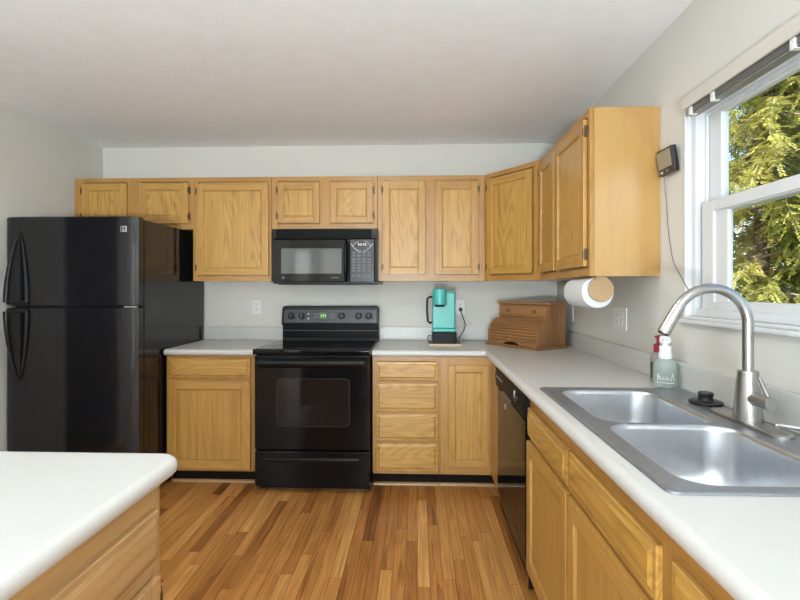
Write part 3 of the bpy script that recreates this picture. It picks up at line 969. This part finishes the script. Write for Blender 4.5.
# white swooping marks around the display
b = MB()
for sgn in (-1, 1):
    P = [(0.265 + sgn * (0.020 + 0.012 * k), -0.0008, 0.296 - 0.0022 * k * k) for k in range(5)]
    b.tube(P, 0.0018, 6)
    P = [(0.265 + sgn * (0.008 + 0.014 * k), -0.0008, 0.228 + 0.0022 * k * k) for k in range(6)]
    b.tube(P, 0.0022, 6)
b.build('printed_arcs', 'key_white', cp)
key0 = None
for r_, zz in enumerate((0.212, 0.192, 0.166, 0.146, 0.126, 0.106, 0.086, 0.050)):
    for k in range(4):
        x = 0.196 + 0.036 * k
        if key0 is None:
            q = MB(); q.box(0, 0.026, -0.0022, 0.002, 0, 0.012, 0, 0.001); key0 = q.build('button', 'key_grey', cp); kk = key0
        else:
            kk = key0.copy(); COL.objects.link(kk); kk.parent = cp
        kk.location = (x, 0, zz)
b = MB(); b.box(-hm + 0.03, hm - 0.03, 0.05, 0.37, -0.006, 0.002, 0, 0.002); b.build('underside_grille', 'black_satin', mw)
b = MB(); b.box(hm - 0.004, hm + 0.012, 0.06, 0.30, -0.004, 0.016, 0, 0.002); b.build('mounting_bracket', 'black_satin', mw)

# ------------------------------------------------------------------ dishwasher
dwt = thing('dishwasher', 'black built-in dishwasher under the right counter near the corner', 'dishwasher', (0.468, 2.765, 0), -90)
W = 0.731
b = MB(); b.box(0.004, W - 0.004, 0.035, 0.58, 0.02, 0.862); b.build('tub', 'black_satin', dwt)
b = MB(); b.box(0.006, W - 0.022, 0.0, 0.034, 0.135, 0.735, 0, 0.005); dd = b.build('door', 'black_low', dwt)
b = MB()
b.prism([(0.034, 0.738), (0.004, 0.738), (-0.008, 0.752), (-0.014, 0.80), (-0.010, 0.858), (0.034, 0.862)], 0.006, W - 0.022, YZ, 0, 0.003)
cpn = b.build('control_panel', 'black_matte', dwt)
b = MB(); b.prism([(0.0, 0.742), (-0.016, 0.748), (-0.019, 0.762), (-0.010, 0.768)], 0.24, 0.48, YZ, 0, 0.001); b.build('latch', 'panel_grey', cpn)
for k in range(6):
    b = MB(); b.box(0.06 + 0.03 * k, 0.078 + 0.03 * k, -0.016, -0.008, 0.806, 0.818, 0, 0.001); b.build('button', 'key_grey', cpn)
b = MB(); b.lathe([(0.020, 0.0), (0.020, -0.006), (0.016, -0.012), (0.0, -0.0125)], (0.60, -0.010, 0.806), 'Y', 24); kd = b.build('dial', 'black_satin', cpn)
b = MB(); b.box(0.250, 0.264, -0.004, 0.001, 0.672, 0.700, 0, 0.002); b.build('latch_tab', 'silver', dd)
b = MB(); b.box(0.55, 0.556, -0.0175, -0.008, 0.80, 0.835, 0, 0.001); b.build('highlight_mark', 'key_white', cpn)  # white sliver stands in for a highlight on the control panel
b = MB(); b.box(0.006, W - 0.022, 0.016, 0.034, 0.035, 0.130, 0, 0.003); b.build('access_panel', 'black_low', dwt)
b = MB(); b.box(W - 0.020, W - 0.002, 0.010, 0.034, 0.02, 0.86); b.build('side_strip', 'black_satin', dwt)

# ------------------------------------------------------------------ sink
RZ = CT + 0.0005
sk = thing('sink', 'stainless steel double-bowl drop-in sink in the right counter', 'sink', ((SX0 + SX1) / 2, (SY0 + SY1) / 2, RZ))
ox, oy = sk.location.x, sk.location.y
BOWLS = ((0.552, 0.890, 1.414, 1.850, 0.065), (0.546, 0.890, 0.968, 1.388, 0.065))
q = MB()
bm = q.bm
NC = 8


def loop2(pts, z):
    return [bm.verts.new((x - ox, y - oy, z)) for x, y in pts]


lo = [loop2(rrect(SX0 + i, SX1 - i, SY0 + i, SY1 - i, 0.022 - i * 0.5, NC), z) for i, z in ((0.0, 0.0), (0.002, 0.004), (0.006, 0.006), (0.012, 0.006), (0.016, 0.0035))]
for a, bb in zip(lo, lo[1:]):
    for i in range(len(a)):
        j = (i + 1) % len(a)
        q.face((a[i], a[j], bb[j], bb[i]))
inner = []
for (x0, x1, y0, y1, r) in BOWLS:
    inner.append((loop2(rrect(x0 - 0.006, x1 + 0.006, y0 - 0.006, y1 + 0.006, r + 0.006, NC), 0.0035), (x0, x1, y0, y1, r)))
edges = []
for lp in [lo[-1]] + [i[0] for i in inner]:
    for i in range(len(lp)):
        e = bm.edges.get((lp[i], lp[(i + 1) % len(lp)])) or bm.edges.new((lp[i], lp[(i + 1) % len(lp)]))
        edges.append(e)
bmesh.ops.triangle_fill(bm, use_beauty=True, use_dissolve=False, edges=edges)
q.build('rim', 'steel_rim', sk, angle=25)
for (x0, x1, y0, y1, r) in BOWLS:
    q = MB()
    rings = []
    for ins, z, rr in ((-0.006, 0.0035, r + 0.006), (-0.003, 0.003, r + 0.003), (0.0, -0.001, r), (0.004, -0.010, r), (0.010, -0.10, r + 0.005), (0.016, -0.135, r + 0.006), (0.026, -0.155, r), (0.042, -0.168, r - 0.012), (0.065, -0.173, r - 0.02), (0.12, -0.176, 0.02)):
        rings.append([(x - ox, y - oy, z) for x, y in rrect(x0 + ins, x1 - ins, y0 + ins, y1 - ins, rr, NC)])
    q.loops(rings, cap0=False, cap1=True)
    bw = q.build('bowl', 'steel', sk, angle=45)
    q = MB(); cx, cy = (x0 + x1) / 2 + 0.02, (y0 + y1) / 2
    q.lathe([(0.045, -0.1758), (0.045, -0.1735), (0.038, -0.173), (0.030, -0.176), (0.006, -0.1765)], (cx - ox, cy - oy, 0), 'Z', 28)
    q.build('drain', 'chrome', bw)

# ------------------------------------------------------------------ faucet
LZ = RZ + 0.0037
fa = thing('faucet', 'tall brushed nickel gooseneck faucet standing behind the sink bowls', 'faucet', (0.970, 1.415, LZ))
q = MB()
rings = []
for ins, z in ((0.0, 0.0), (0.0, 0.006), (0.003, 0.009), (0.010, 0.010)):
    rings.append([(x, y, z) for x, y in rrect(-0.031 + ins, 0.031 - ins, -0.155 + ins, 0.155 - ins, 0.031 - ins, 8)])
q.loops(rings); q.build('deck_plate', 'nickel', fa)
q = MB(); q.lathe([(0.0375, 0.0095), (0.0375, 0.016), (0.035, 0.05), (0.030, 0.11), (0.0265, 0.153), (0.0255, 0.155), (0.017, 0.1555)], (0, 0, 0), 'Z', 36); q.build('body', 'nickel', fa)
RA, zc = 0.106, 1.205 - LZ
P = [(0, 0, 0.150), (0, 0, 0.20), (0, 0, zc - 0.03)]
for k in range(0, 26):
    a = R(150 * k / 25)
    P.append((-RA + RA * math.cos(a), 0, zc + RA * math.sin(a)))
q = MB(); q.tube(P, 0.0145, 20); q.build('spout', 'nickel', fa)
e = Vector(P[-1]); dvec = Vector((-math.sin(R(150)), 0, math.cos(R(150))))
dvec = Vector((-0.5, 0, -0.866))
q = MB(); q.tube([e - dvec * 0.004, e, e + dvec * 0.003, e + dvec * 0.05, e + dvec * 0.088, e + dvec * 0.092], [0.0150, 0.0162, 0.0164, 0.0172, 0.0178, 0.0165], 24); sh = q.build('spray_head', 'nickel', fa)
q = MB(); q.tube([e + dvec * 0.088, e + dvec * 0.0945], 0.0145, 20); q.build('nozzle', 'black_satin', sh)
q = MB(); q.lathe([(0.0195, -0.012), (0.0195, -0.060), (0.018, -0.062), (0.018, -0.064), (0.0195, -0.066), (0.0195, -0.092), (0.018, -0.094)], (0, 0, 0.077), 'Y', 28); hd = q.build('handle', 'nickel', fa)
q = MB(); q.tube([(0.002, -0.080, 0.090), (0.001, -0.070, 0.105), (0.000, -0.052, 0.132), (0.000, -0.046, 0.141)], [0.0075, 0.0068, 0.006, 0.0055], 12); q.build('lever', 'nickel', hd)

sd = thing('soap_dispenser', 'small chrome soap dispenser with a thin straight spout, right of the faucet', 'soap dispenser', (1.022, 1.195, LZ))
q = MB(); q.lathe([(0.019, 0), (0.019, 0.006), (0.013, 0.010), (0.011, 0.03), (0.010, 0.042), (0.002, 0.044)], (0, 0, 0), 'Z', 24); q.build('base', 'chrome', sd)
q = MB(); q.tube([(0, 0, 0.037), (-0.030, 0.030, 0.037), (-0.068, 0.072, 0.036), (-0.074, 0.079, 0.034), (-0.075, 0.080, 0.028)], [0.0065, 0.006, 0.0052, 0.005, 0.005], 12); q.build('spout', 'chrome', sd)

st = thing('sink_stopper', 'black rubber sink stopper lying on the ledge behind the sink', 'sink stopper', (0.990, 1.650, LZ))
q = MB(); q.lathe([(0.050, 0.0), (0.052, 0.004), (0.051, 0.009), (0.045, 0.012), (0.028, 0.0135)], (0, 0, 0), 'Z', 36); q.build('flange', 'rubber', st)
q = MB(); q.lathe([(0.024, 0.0125), (0.0225, 0.018), (0.0215, 0.026), (0.024, 0.032), (0.0245, 0.036), (0.022, 0.040), (0.005, 0.041)], (0, 0, 0), 'Z', 28); q.build('knob', 'rubber', st)


# ------------------------------------------------------------------ soap bottles
sb = thing('soap_bottle', 'pale green liquid soap bottle with white pump at the sink corner', 'soap bottle', (1.012, 1.956, CT + 0.0005), 0, 'soap bottles by the sink')
q = MB(); q.lathe([(0.038, 0.0), (0.0445, 0.004), (0.046, 0.012), (0.046, 0.078), (0.043, 0.095), (0.034, 0.109), (0.023, 0.116), (0.021, 0.118)], (0, 0, 0), 'Z', 36); bo = q.build('bottle', 'green_liquid', sb)
q = MB(); q.lathe([(0.0245, 0.114), (0.0250, 0.138), (0.0225, 0.140), (0.0225, 0.166), (0.0205, 0.168)], (0, 0, 0), 'Z', 28); q.build('collar', 'pump_white', sb)
q = MB(); q.lathe([(0.012, 0.166), (0.012, 0.176), (0.021, 0.178), (0.022, 0.184), (0.021, 0.200), (0.016, 0.205), (0.002, 0.206)], (0, 0, 0), 'Z', 24)
q.tube([(0, 0, 0.191), (0.0, -0.020, 0.193), (0, -0.040, 0.190), (0, -0.043, 0.182)], [0.010, 0.009, 0.007, 0.006], 12); q.build('pump', 'pump_white', sb)
q = MB()
for seg in ([(-0.6, 0.030), (-0.6, 0.056)], [(-0.6, 0.042), (-0.45, 0.050), (-0.38, 0.032)], [(-0.25, 0.034), (-0.15, 0.046), (-0.05, 0.034), (-0.25, 0.036)], [(0.05, 0.046), (0.10, 0.033), (0.2, 0.045), (0.28, 0.033)], [(0.45, 0.030), (0.58, 0.060), (0.7, 0.030)]):
    P = [(0.0463 * math.sin(a), -0.0463 * math.cos(a), z) for a, z in seg]
    q.tube(P, 0.0016, 6)
P = [(0.0463 * math.sin(-0.75 + 0.1 * k), -0.0463 * math.cos(-0.75 + 0.1 * k), 0.022) for k in range(16)]
q.tube(P, 0.0012, 6)
q.build('label_script', 'pump_white', bo)
sb.rotation_euler = (0, 0, R(-27))

rb = thing('soap_bottle', 'slim soap bottle with red pump, half hidden behind the green soap bottle', 'soap bottle', (1.030, 2.050, CT + 0.0005), 20, 'soap bottles by the sink')
q = MB(); q.lathe([(0.026, 0.0), (0.029, 0.004), (0.029, 0.10), (0.026, 0.118), (0.016, 0.128), (0.013, 0.134)], (0, 0, 0), 'Z', 30); bo = q.build('bottle', 'clear_soap', rb)
q = MB(); q.lathe([(0.0294, 0.018), (0.0294, 0.085)], (0, 0, 0), 'Z', 30, cap=False); q.build('label_band', 'dark_label', bo)
q = MB(); q.lathe([(0.0175, 0.128), (0.0175, 0.160), (0.013, 0.163), (0.006, 0.165), (0.006, 0.188), (0.013, 0.189), (0.013, 0.197), (0.003, 0.199)], (0, 0, 0), 'Z', 24)
q.tube([(0, 0, 0.193), (0.022, -0.012, 0.194), (0.036, -0.02, 0.190)], [0.008, 0.006, 0.005], 10); q.build('pump', 'red', rb)

# ------------------------------------------------------------------ coffee maker and its tray
ZT = CT + 0.0005
tr = thing('tray', 'shallow tan wooden tray under the teal coffee maker', 'tray', (0.195, 3.36, ZT), 0)
q = MB(); q.box(-0.115, 0.115, -0.12, 0.12, 0, 0.007, 0, 0.002); q.build('base', 'tan', tr)
for (x0, x1, y0, y1) in ((-0.115, 0.115, -0.12, -0.108), (-0.115, 0.115, 0.108, 0.12), (-0.115, -0.103, -0.108, 0.108), (0.103, 0.115, -0.108, 0.108)):
    q = MB(); q.box(x0, x1, y0, y1, 0.0065, 0.020, 0, 0.002); q.build('rim', 'tan', tr)
cm = thing('coffee_maker', 'slim teal single-cup coffee maker with black base on the back counter', 'coffee maker', (0.188, 3.36, ZT + 0.0075), 0)
q = MB(); q.box(-0.082, 0.086, -0.098, 0.095, 0, 0.092, 0, 0.012, 3); q.build('base', 'coffee_black', cm)
q = MB(); q.box(-0.080, 0.080, -0.030, 0.090, 0.092, 0.375, 0, 0.010, 3); q.box(-0.080, 0.080, -0.098, -0.02, 0.0915, 0.116, 0, 0.008, 3); q.build('body', 'teal', cm)
q = MB(); q.lathe([(0.046, 0.280), (0.050, 0.284), (0.050, 0.380), (0.047, 0.390), (0.036, 0.396), (0.004, 0.397)], (-0.030, -0.048, 0), 'Z', 32); hd = q.build('brew_head', 'teal', cm)
q = MB(); q.lathe([(0.034, 0.266), (0.040, 0.2805)], (-0.030, -0.048, 0), 'Z', 28); q.build('outlet_nozzle', 'black_satin', hd)
q = MB(); q.tube([(-0.078, 0.0, 0.333), (-0.100, -0.01, 0.334), (-0.116, -0.015, 0.322), (-0.119, -0.016, 0.24), (-0.112, -0.015, 0.160), (-0.098, -0.01, 0.150), (-0.078, 0.0, 0.152)], 0.0078, 10); q.build('handle', 'black_satin', cm)
q = MB(); q.box(-0.081, 0.081, -0.031, 0.05, 0.359, 0.363); q.build('lid_seam', 'black_satin', cm)
q = MB()
P = [(0.080, 0.05, 0.022), (0.110, 0.07, 0.016), (0.128, 0.11, 0.04), (0.165, 0.19, 0.085), (0.178, 0.235, 0.115), (0.172, 0.262, 0.15), (0.156, 0.285, 0.195), (0.148, 0.292, 0.228)]
q.tube(P, 0.0034, 8); q.tube([(-0.08, 0.02, 0.05), (-0.105, 0.0, 0.062), (-0.116, -0.02, 0.04), (-0.104, -0.045, 0.018), (-0.09, -0.02, 0.012)], 0.003, 8)
cdp = q.build('power_cord', 'cord', cm)
q = MB(); q.box(0.135, 0.161, 0.280, 0.3145, 0.218, 0.246, 0, 0.005); q.build('plug', 'cord', cdp)

# ------------------------------------------------------------------ bread box
bx = thing('bread_box', 'brown wooden roll-top bread box with small drawer in the counter corner', 'bread box', (0.636, 3.232, ZT), -54.5)
HW = 0.225
q = MB(); q.box(-HW - 0.012, HW + 0.012, -0.008, 0.300, 0, 0.018, 0, 0.004); q.build('plinth', 'box_h', bx)
side = [(0.008, 0.018), (0.008, 0.085)] + [(0.008 + 0.112 * (1 - math.cos(R(a))), 0.085 + 0.105 * math.sin(R(a))) for a in range(9, 91, 9)] + [(0.122, 0.292), (0.292, 0.292), (0.292, 0.018)]
for x in (-HW, HW - 0.016):
    q = MB(); q.prism(side, x, x + 0.016, YZ, 0, 0.0025); q.build('side_panel', 'box_v', bx)
q = MB(); q.box(-HW - 0.014, HW + 0.014, 0.108, 0.300, 0.292, 0.306, 0, 0.004); q.build('top_board', 'box_h', bx)
q = MB(); q.box(-HW + 0.016, HW - 0.016, 0.278, 0.290, 0.018, 0.292); q.build('back_panel', 'box_v', bx)
path = [(0.016, 0.045 + 0.0195 * k) for k in range(3)] + [(0.016 + 0.106 * (1 - math.cos(R(a))), 0.085 + 0.098 * math.sin(R(a))) for a in range(11, 90, 11)]
rt = bpy.data.objects.new('roll_top', None)
q = MB()
poly = []
for (y, z), (y2, z2) in zip(path, path[1:]):
    n_ = Vector((-(z2 - z), y2 - y)).normalized()
    for s_, o_ in ((0.0, -0.003), (0.12, 0.006), (0.32, 0.010), (0.68, 0.010), (0.88, 0.006)):
        poly.append((y + (y2 - y) * s_ + n_.x * o_, z + (z2 - z) * s_ + n_.y * o_))
poly.append(path[-1])
ring1 = [[(x, y, z) for y, z in poly] for x in (-HW + 0.0155, HW - 0.0155)]
q.loops(ring1, cap0=False, cap1=False, closed=False)
ring2 = [[(x, y + 0.006, z - 0.004) for y, z in poly] for x in (-HW + 0.0155, HW - 0.0155)]
q.loops(ring2, cap0=False, cap1=False, closed=False)
q.build('roll_top', 'box_h', bx, angle=30)
q = MB(); q.box(-HW + 0.0155, HW - 0.0155, 0.112, 0.124, 0.182, 0.200, 0, 0.002); q.build('rail', 'box_h', bx)
apr = [(-HW + 0.0155, 0.0175), (-HW + 0.0155, 0.046)] + [(HW - 0.0155, 0.046), (HW - 0.0155, 0.0175)]
arch = [(0.07 * math.cos(R(a)), 0.0175 + 0.020 * math.sin(R(a))) for a in range(0, 181, 15)]
q = MB(); q.prism(apr + arch, 0.0065, 0.0135, XZ); q.build('apron', 'box_h', bx)
q = MB(); q.box(-HW + 0.018, HW - 0.018, 0.110, 0.130, 0.203, 0.288, 0, 0.003); dr = q.build('drawer', 'box_h', bx)
for x in (-0.115, 0.115):
    q = MB(); q.lathe([(0.008, 0.0), (0.008, -0.008), (0.014, -0.013), (0.013, -0.020), (0.002, -0.023)], (x, 0.112, 0.246), 'Y', 18); q.build('knob', 'knob_wood', dr)

# ------------------------------------------------------------------ paper towels
ph = thing('paper_towel_holder', 'round-ended bamboo paper towel holder screwed under the right wall cabinet', 'paper towel holder', (0.832, 2.30, UZ0))
for y in (-0.145, 0.165):
    q = MB()
    prof = [(0.024, -0.0005), (-0.024, -0.0005)]
    for a in range(112, 429, 12):
        prof.append((0.057 * math.cos(R(a)), -0.060 + 0.057 * math.sin(R(a))))
    q.prism(prof, y, y + 0.014, XZ, 0, 0.002); q.build('end_disc', 'pale_h', ph)
q = MB(); q.tube([(0, -0.135, -0.060), (0, 0.17, -0.060)], 0.010, 16); q.build('rod', 'pale_h', ph)
pr_ = thing('paper_towel_roll', 'white paper towel roll hanging under the right wall cabinet', 'paper towel roll', (0.825, 2.315, UZ0 - 0.0735))
q = MB()
rings = []
for rr, yy in ((0.0195, 0.138), (0.0195, -0.138), (0.066, -0.1385), (0.0715, -0.134), (0.0725, -0.128), (0.0725, 0.130), (0.070, 0.138), (0.0195, 0.138)):
    rings.append([(rr * math.sin(2 * math.pi * k / 44), yy, rr * math.cos(2 * math.pi * k / 44)) for k in range(44)])
q.loops(rings, cap0=False, cap1=False)
q.build('sheets', 'paper', pr_)
q = MB()
rings = []
for rr, yy in ((0.019, -0.1375), (0.0175, -0.1375), (0.0175, 0.1375), (0.019, 0.1375), (0.019, -0.1375)):
    rings.append([(rr * math.sin(2 * math.pi * k / 28), yy, rr * math.cos(2 * math.pi * k / 28)) for k in range(28)])
q.loops(rings, cap0=False, cap1=False); q.build('cardboard_core', 'card', pr_)

# ------------------------------------------------------------------ wall display
wd = thing('weather_display', 'small black weather display with greenish screen tilted on wall beside the cabinet', 'weather display', (XR - 0.010, 2.030, 1.852))
wd.rotation_euler = (0, R(-8), 0)
wd.rotation_mode = 'XYZ'
q = MB(); q.box(-0.024, 0.0, -0.060, 0.060, -0.055, 0.055, 0, 0.005); cs = q.build('case', 'display_black', wd)
q = MB(); q.box(-0.0255, -0.023, -0.048, 0.054, -0.026, 0.046, 0, 0.001); q.build('screen', 'lcd', cs)
q = MB(); q.box(-0.0255, -0.023, 0.026, 0.044, -0.046, -0.036, 0, 0.001); q.build('button', 'key_white', cs)
q = MB(); q.box(-0.0255, -0.023, -0.020, 0.004, -0.046, -0.034, 0, 0.001); q.build('button', 'key_grey', cs)
q = MB()
P = [(-0.004, 0.045, -0.054), (0.002, 0.046, -0.10), (0.006, 0.043, -0.18), (0.006, 0.034, -0.26), (0.006, 0.020, -0.33), (0.006, 0.000, -0.40), (0.006, -0.018, -0.435), (0.006, -0.06, -0.480), (0.006, -0.105, -0.525), (0.006, -0.125, -0.545)]
PP = []
for i in range(len(P) - 1):
    for k in range(4):
        PP.append(Vector(P[i]).lerp(Vector(P[i + 1]), k / 4))
PP.append(Vector(P[-1]))
for p_ in PP: p_.x += 0.1405 * p_.z      # keep the cord along the wall although the case leans
q.tube(PP, 0.0020, 8); q.build('sensor_cord', 'grey_cord', wd)


# ------------------------------------------------------------------ outlets
def outlet(label, loc, rotz, w=0.072, h=0.114, gangs=1):
    o = thing('outlet', label, 'outlet', loc, rotz, 'white wall outlets')
    q = MB(); q.box(-w / 2, w / 2, -0.006, -0.0005, -h / 2, h / 2, 0, 0.002); pl = q.build('cover_plate', 'white_plastic', o)
    for g_ in range(gangs):
        gx = (g_ - (gangs - 1) / 2) * 0.046
        for zz in (-0.020, 0.020):
            q = MB()
            q.loops([[(x + gx, y, z + zz) for x, z in rrect(-0.0165, 0.0165, -0.0135, 0.0135, 0.009, 4)] for y in (-0.005, -0.0075)])
            rc = q.build('receptacle', 'white_plastic', pl)
            q = MB()
            for sx in (-0.0065, 0.0065): q.box(gx + sx - 0.0014, gx + sx + 0.0014, -0.0078, -0.007, zz - 0.001, zz + 0.008)
            q.lathe([(0.003, -0.007), (0.003, -0.0078)], (gx, 0, zz - 0.007), 'Y', 12); q.build('slots', 'slot', rc)
    return o


outlet('white wall outlet on the back wall between refrigerator and stove', (-1.272, YW, 1.168), 0)
outlet('white wall outlet behind the plug of the teal coffee maker', (0.334, YW, 1.165), 0)
outlet('wide white wall outlet on the right wall below the paper towel roll', (XR, 2.545, 1.152), -90, 0.165, 0.116, 2)
outlet('white wall outlet on the right wall beside the bread box', (XR, 3.325, 1.140), -90)

# ------------------------------------------------------------------ outdoors
b = MB(); b.box(XR + 0.13, 30, -12, 30, -0.75, -0.70); struct(b.build('ground', 'grass'))


def tree(label, loc, height, radius, mats, seed, n_br=70, dens=16, low=0.05):
    rnd = random.Random(seed)
    t = thing('evergreen_tree', label, 'tree', loc, 0, 'evergreen trees outside the window')
    q = MB(); q.tube([(0, 0, 0), (0.03, 0.02, height * 0.35), (-0.02, 0.03, height * 0.7), (0, 0, height)], [0.11, 0.08, 0.05, 0.015], 10); q.build('trunk', 'trunk', t)
    V, F, MI = [], [], []
    TV, TF = [], []
    for i in range(n_br):
        zz = height * (low + (0.97 - low) * (i + rnd.random()) / n_br)
        az = rnd.uniform(0, 2 * math.pi)
        ln = radius * (1 - 0.60 * (zz / height)) * rnd.uniform(0.65, 1.1)
        droop = rnd.uniform(0.2, 0.5)
        dr_ = Vector((math.cos(az), math.sin(az), 0))
        sd_ = Vector((-math.sin(az), math.cos(az), 0))
        prev = None
        tone = rnd.random()
        steps = max(4, int(ln / 0.085))
        for s_ in range(steps + 1):
            u = s_ / steps
            p = dr_ * (ln * u) + Vector((0, 0, zz + 0.10 * ln * math.sin(u * 3) - droop * ln * u * u))
            p += sd_ * (0.05 * math.sin(u * 7 + az))
            if prev is not None:
                k0 = len(TV)
                r_ = 0.012 * (1 - u) + 0.003
                for pt in (prev, p):
                    TV.extend([pt + sd_ * r_, pt + Vector((0, 0, r_)), pt - sd_ * r_, pt - Vector((0, 0, r_))])
                for e_ in range(4):
                    TF.append((k0 + e_, k0 + (e_ + 1) % 4, k0 + 4 + (e_ + 1) % 4, k0 + 4 + e_))
            prev = p
            if u < 0.12: continue
            for _ in range(dens // 8 + 1):
                # a drooping spray: a thin stem with pairs of needles
                sl = rnd.uniform(0.12, 0.30)
                a2 = rnd.uniform(0, 2 * math.pi)
                sdv = (Vector((math.cos(a2), math.sin(a2), 0)) * 0.75 + dr_ * 0.4 + Vector((0, 0, rnd.uniform(-1.0, 0.15)))).normalized()
                o_ = p + Vector((rnd.uniform(-.05, .05), rnd.uniform(-.05, .05), rnd.uniform(-.04, .04)))
                side_ = sdv.cross(Vector((rnd.uniform(-.3, .3), rnd.uniform(-.3, .3), 1))).normalized()
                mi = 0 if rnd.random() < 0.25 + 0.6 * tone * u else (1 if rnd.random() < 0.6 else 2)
                nl = int(sl / 0.022)
                for k in range(nl):
                    w_ = k / nl
                    base = o_ + sdv * (sl * w_) - Vector((0, 0, 0.25 * sl * w_ * w_))
                    lf = rnd.uniform(0.045, 0.085) * (1.1 - 0.6 * w_)
                    for sg in (-1, 1):
                        dirn = (sdv * 0.75 + side_ * sg * 0.8 + Vector((rnd.uniform(-.25, .25), rnd.uniform(-.25, .25), rnd.uniform(-.35, .1)))).normalized()
                        wv = dirn.cross(sdv.cross(side_)).normalized() * (0.0085 + rnd.random() * 0.006)
                        k0 = len(V)
                        V.extend([base, base + dirn * lf * 0.5 + wv, base + dirn * lf, base + dirn * lf * 0.5 - wv])
                        F.append((k0, k0 + 1, k0 + 2, k0 + 3)); MI.append(mi)
    for nm, vv, ff, mm, idx in (('foliage', V, F, mats, MI), ('branches', TV, TF, ['twig'], None)):
        me = bpy.data.meshes.new(nm)
        me.from_pydata([tuple(x) for x in vv], [], ff)
        for x in mm: me.materials.append(M[x])
        if idx: me.polygons.foreach_set('material_index', idx)
        o_ = bpy.data.objects.new(nm, me); COL.objects.link(o_); o_.parent = t
    return t


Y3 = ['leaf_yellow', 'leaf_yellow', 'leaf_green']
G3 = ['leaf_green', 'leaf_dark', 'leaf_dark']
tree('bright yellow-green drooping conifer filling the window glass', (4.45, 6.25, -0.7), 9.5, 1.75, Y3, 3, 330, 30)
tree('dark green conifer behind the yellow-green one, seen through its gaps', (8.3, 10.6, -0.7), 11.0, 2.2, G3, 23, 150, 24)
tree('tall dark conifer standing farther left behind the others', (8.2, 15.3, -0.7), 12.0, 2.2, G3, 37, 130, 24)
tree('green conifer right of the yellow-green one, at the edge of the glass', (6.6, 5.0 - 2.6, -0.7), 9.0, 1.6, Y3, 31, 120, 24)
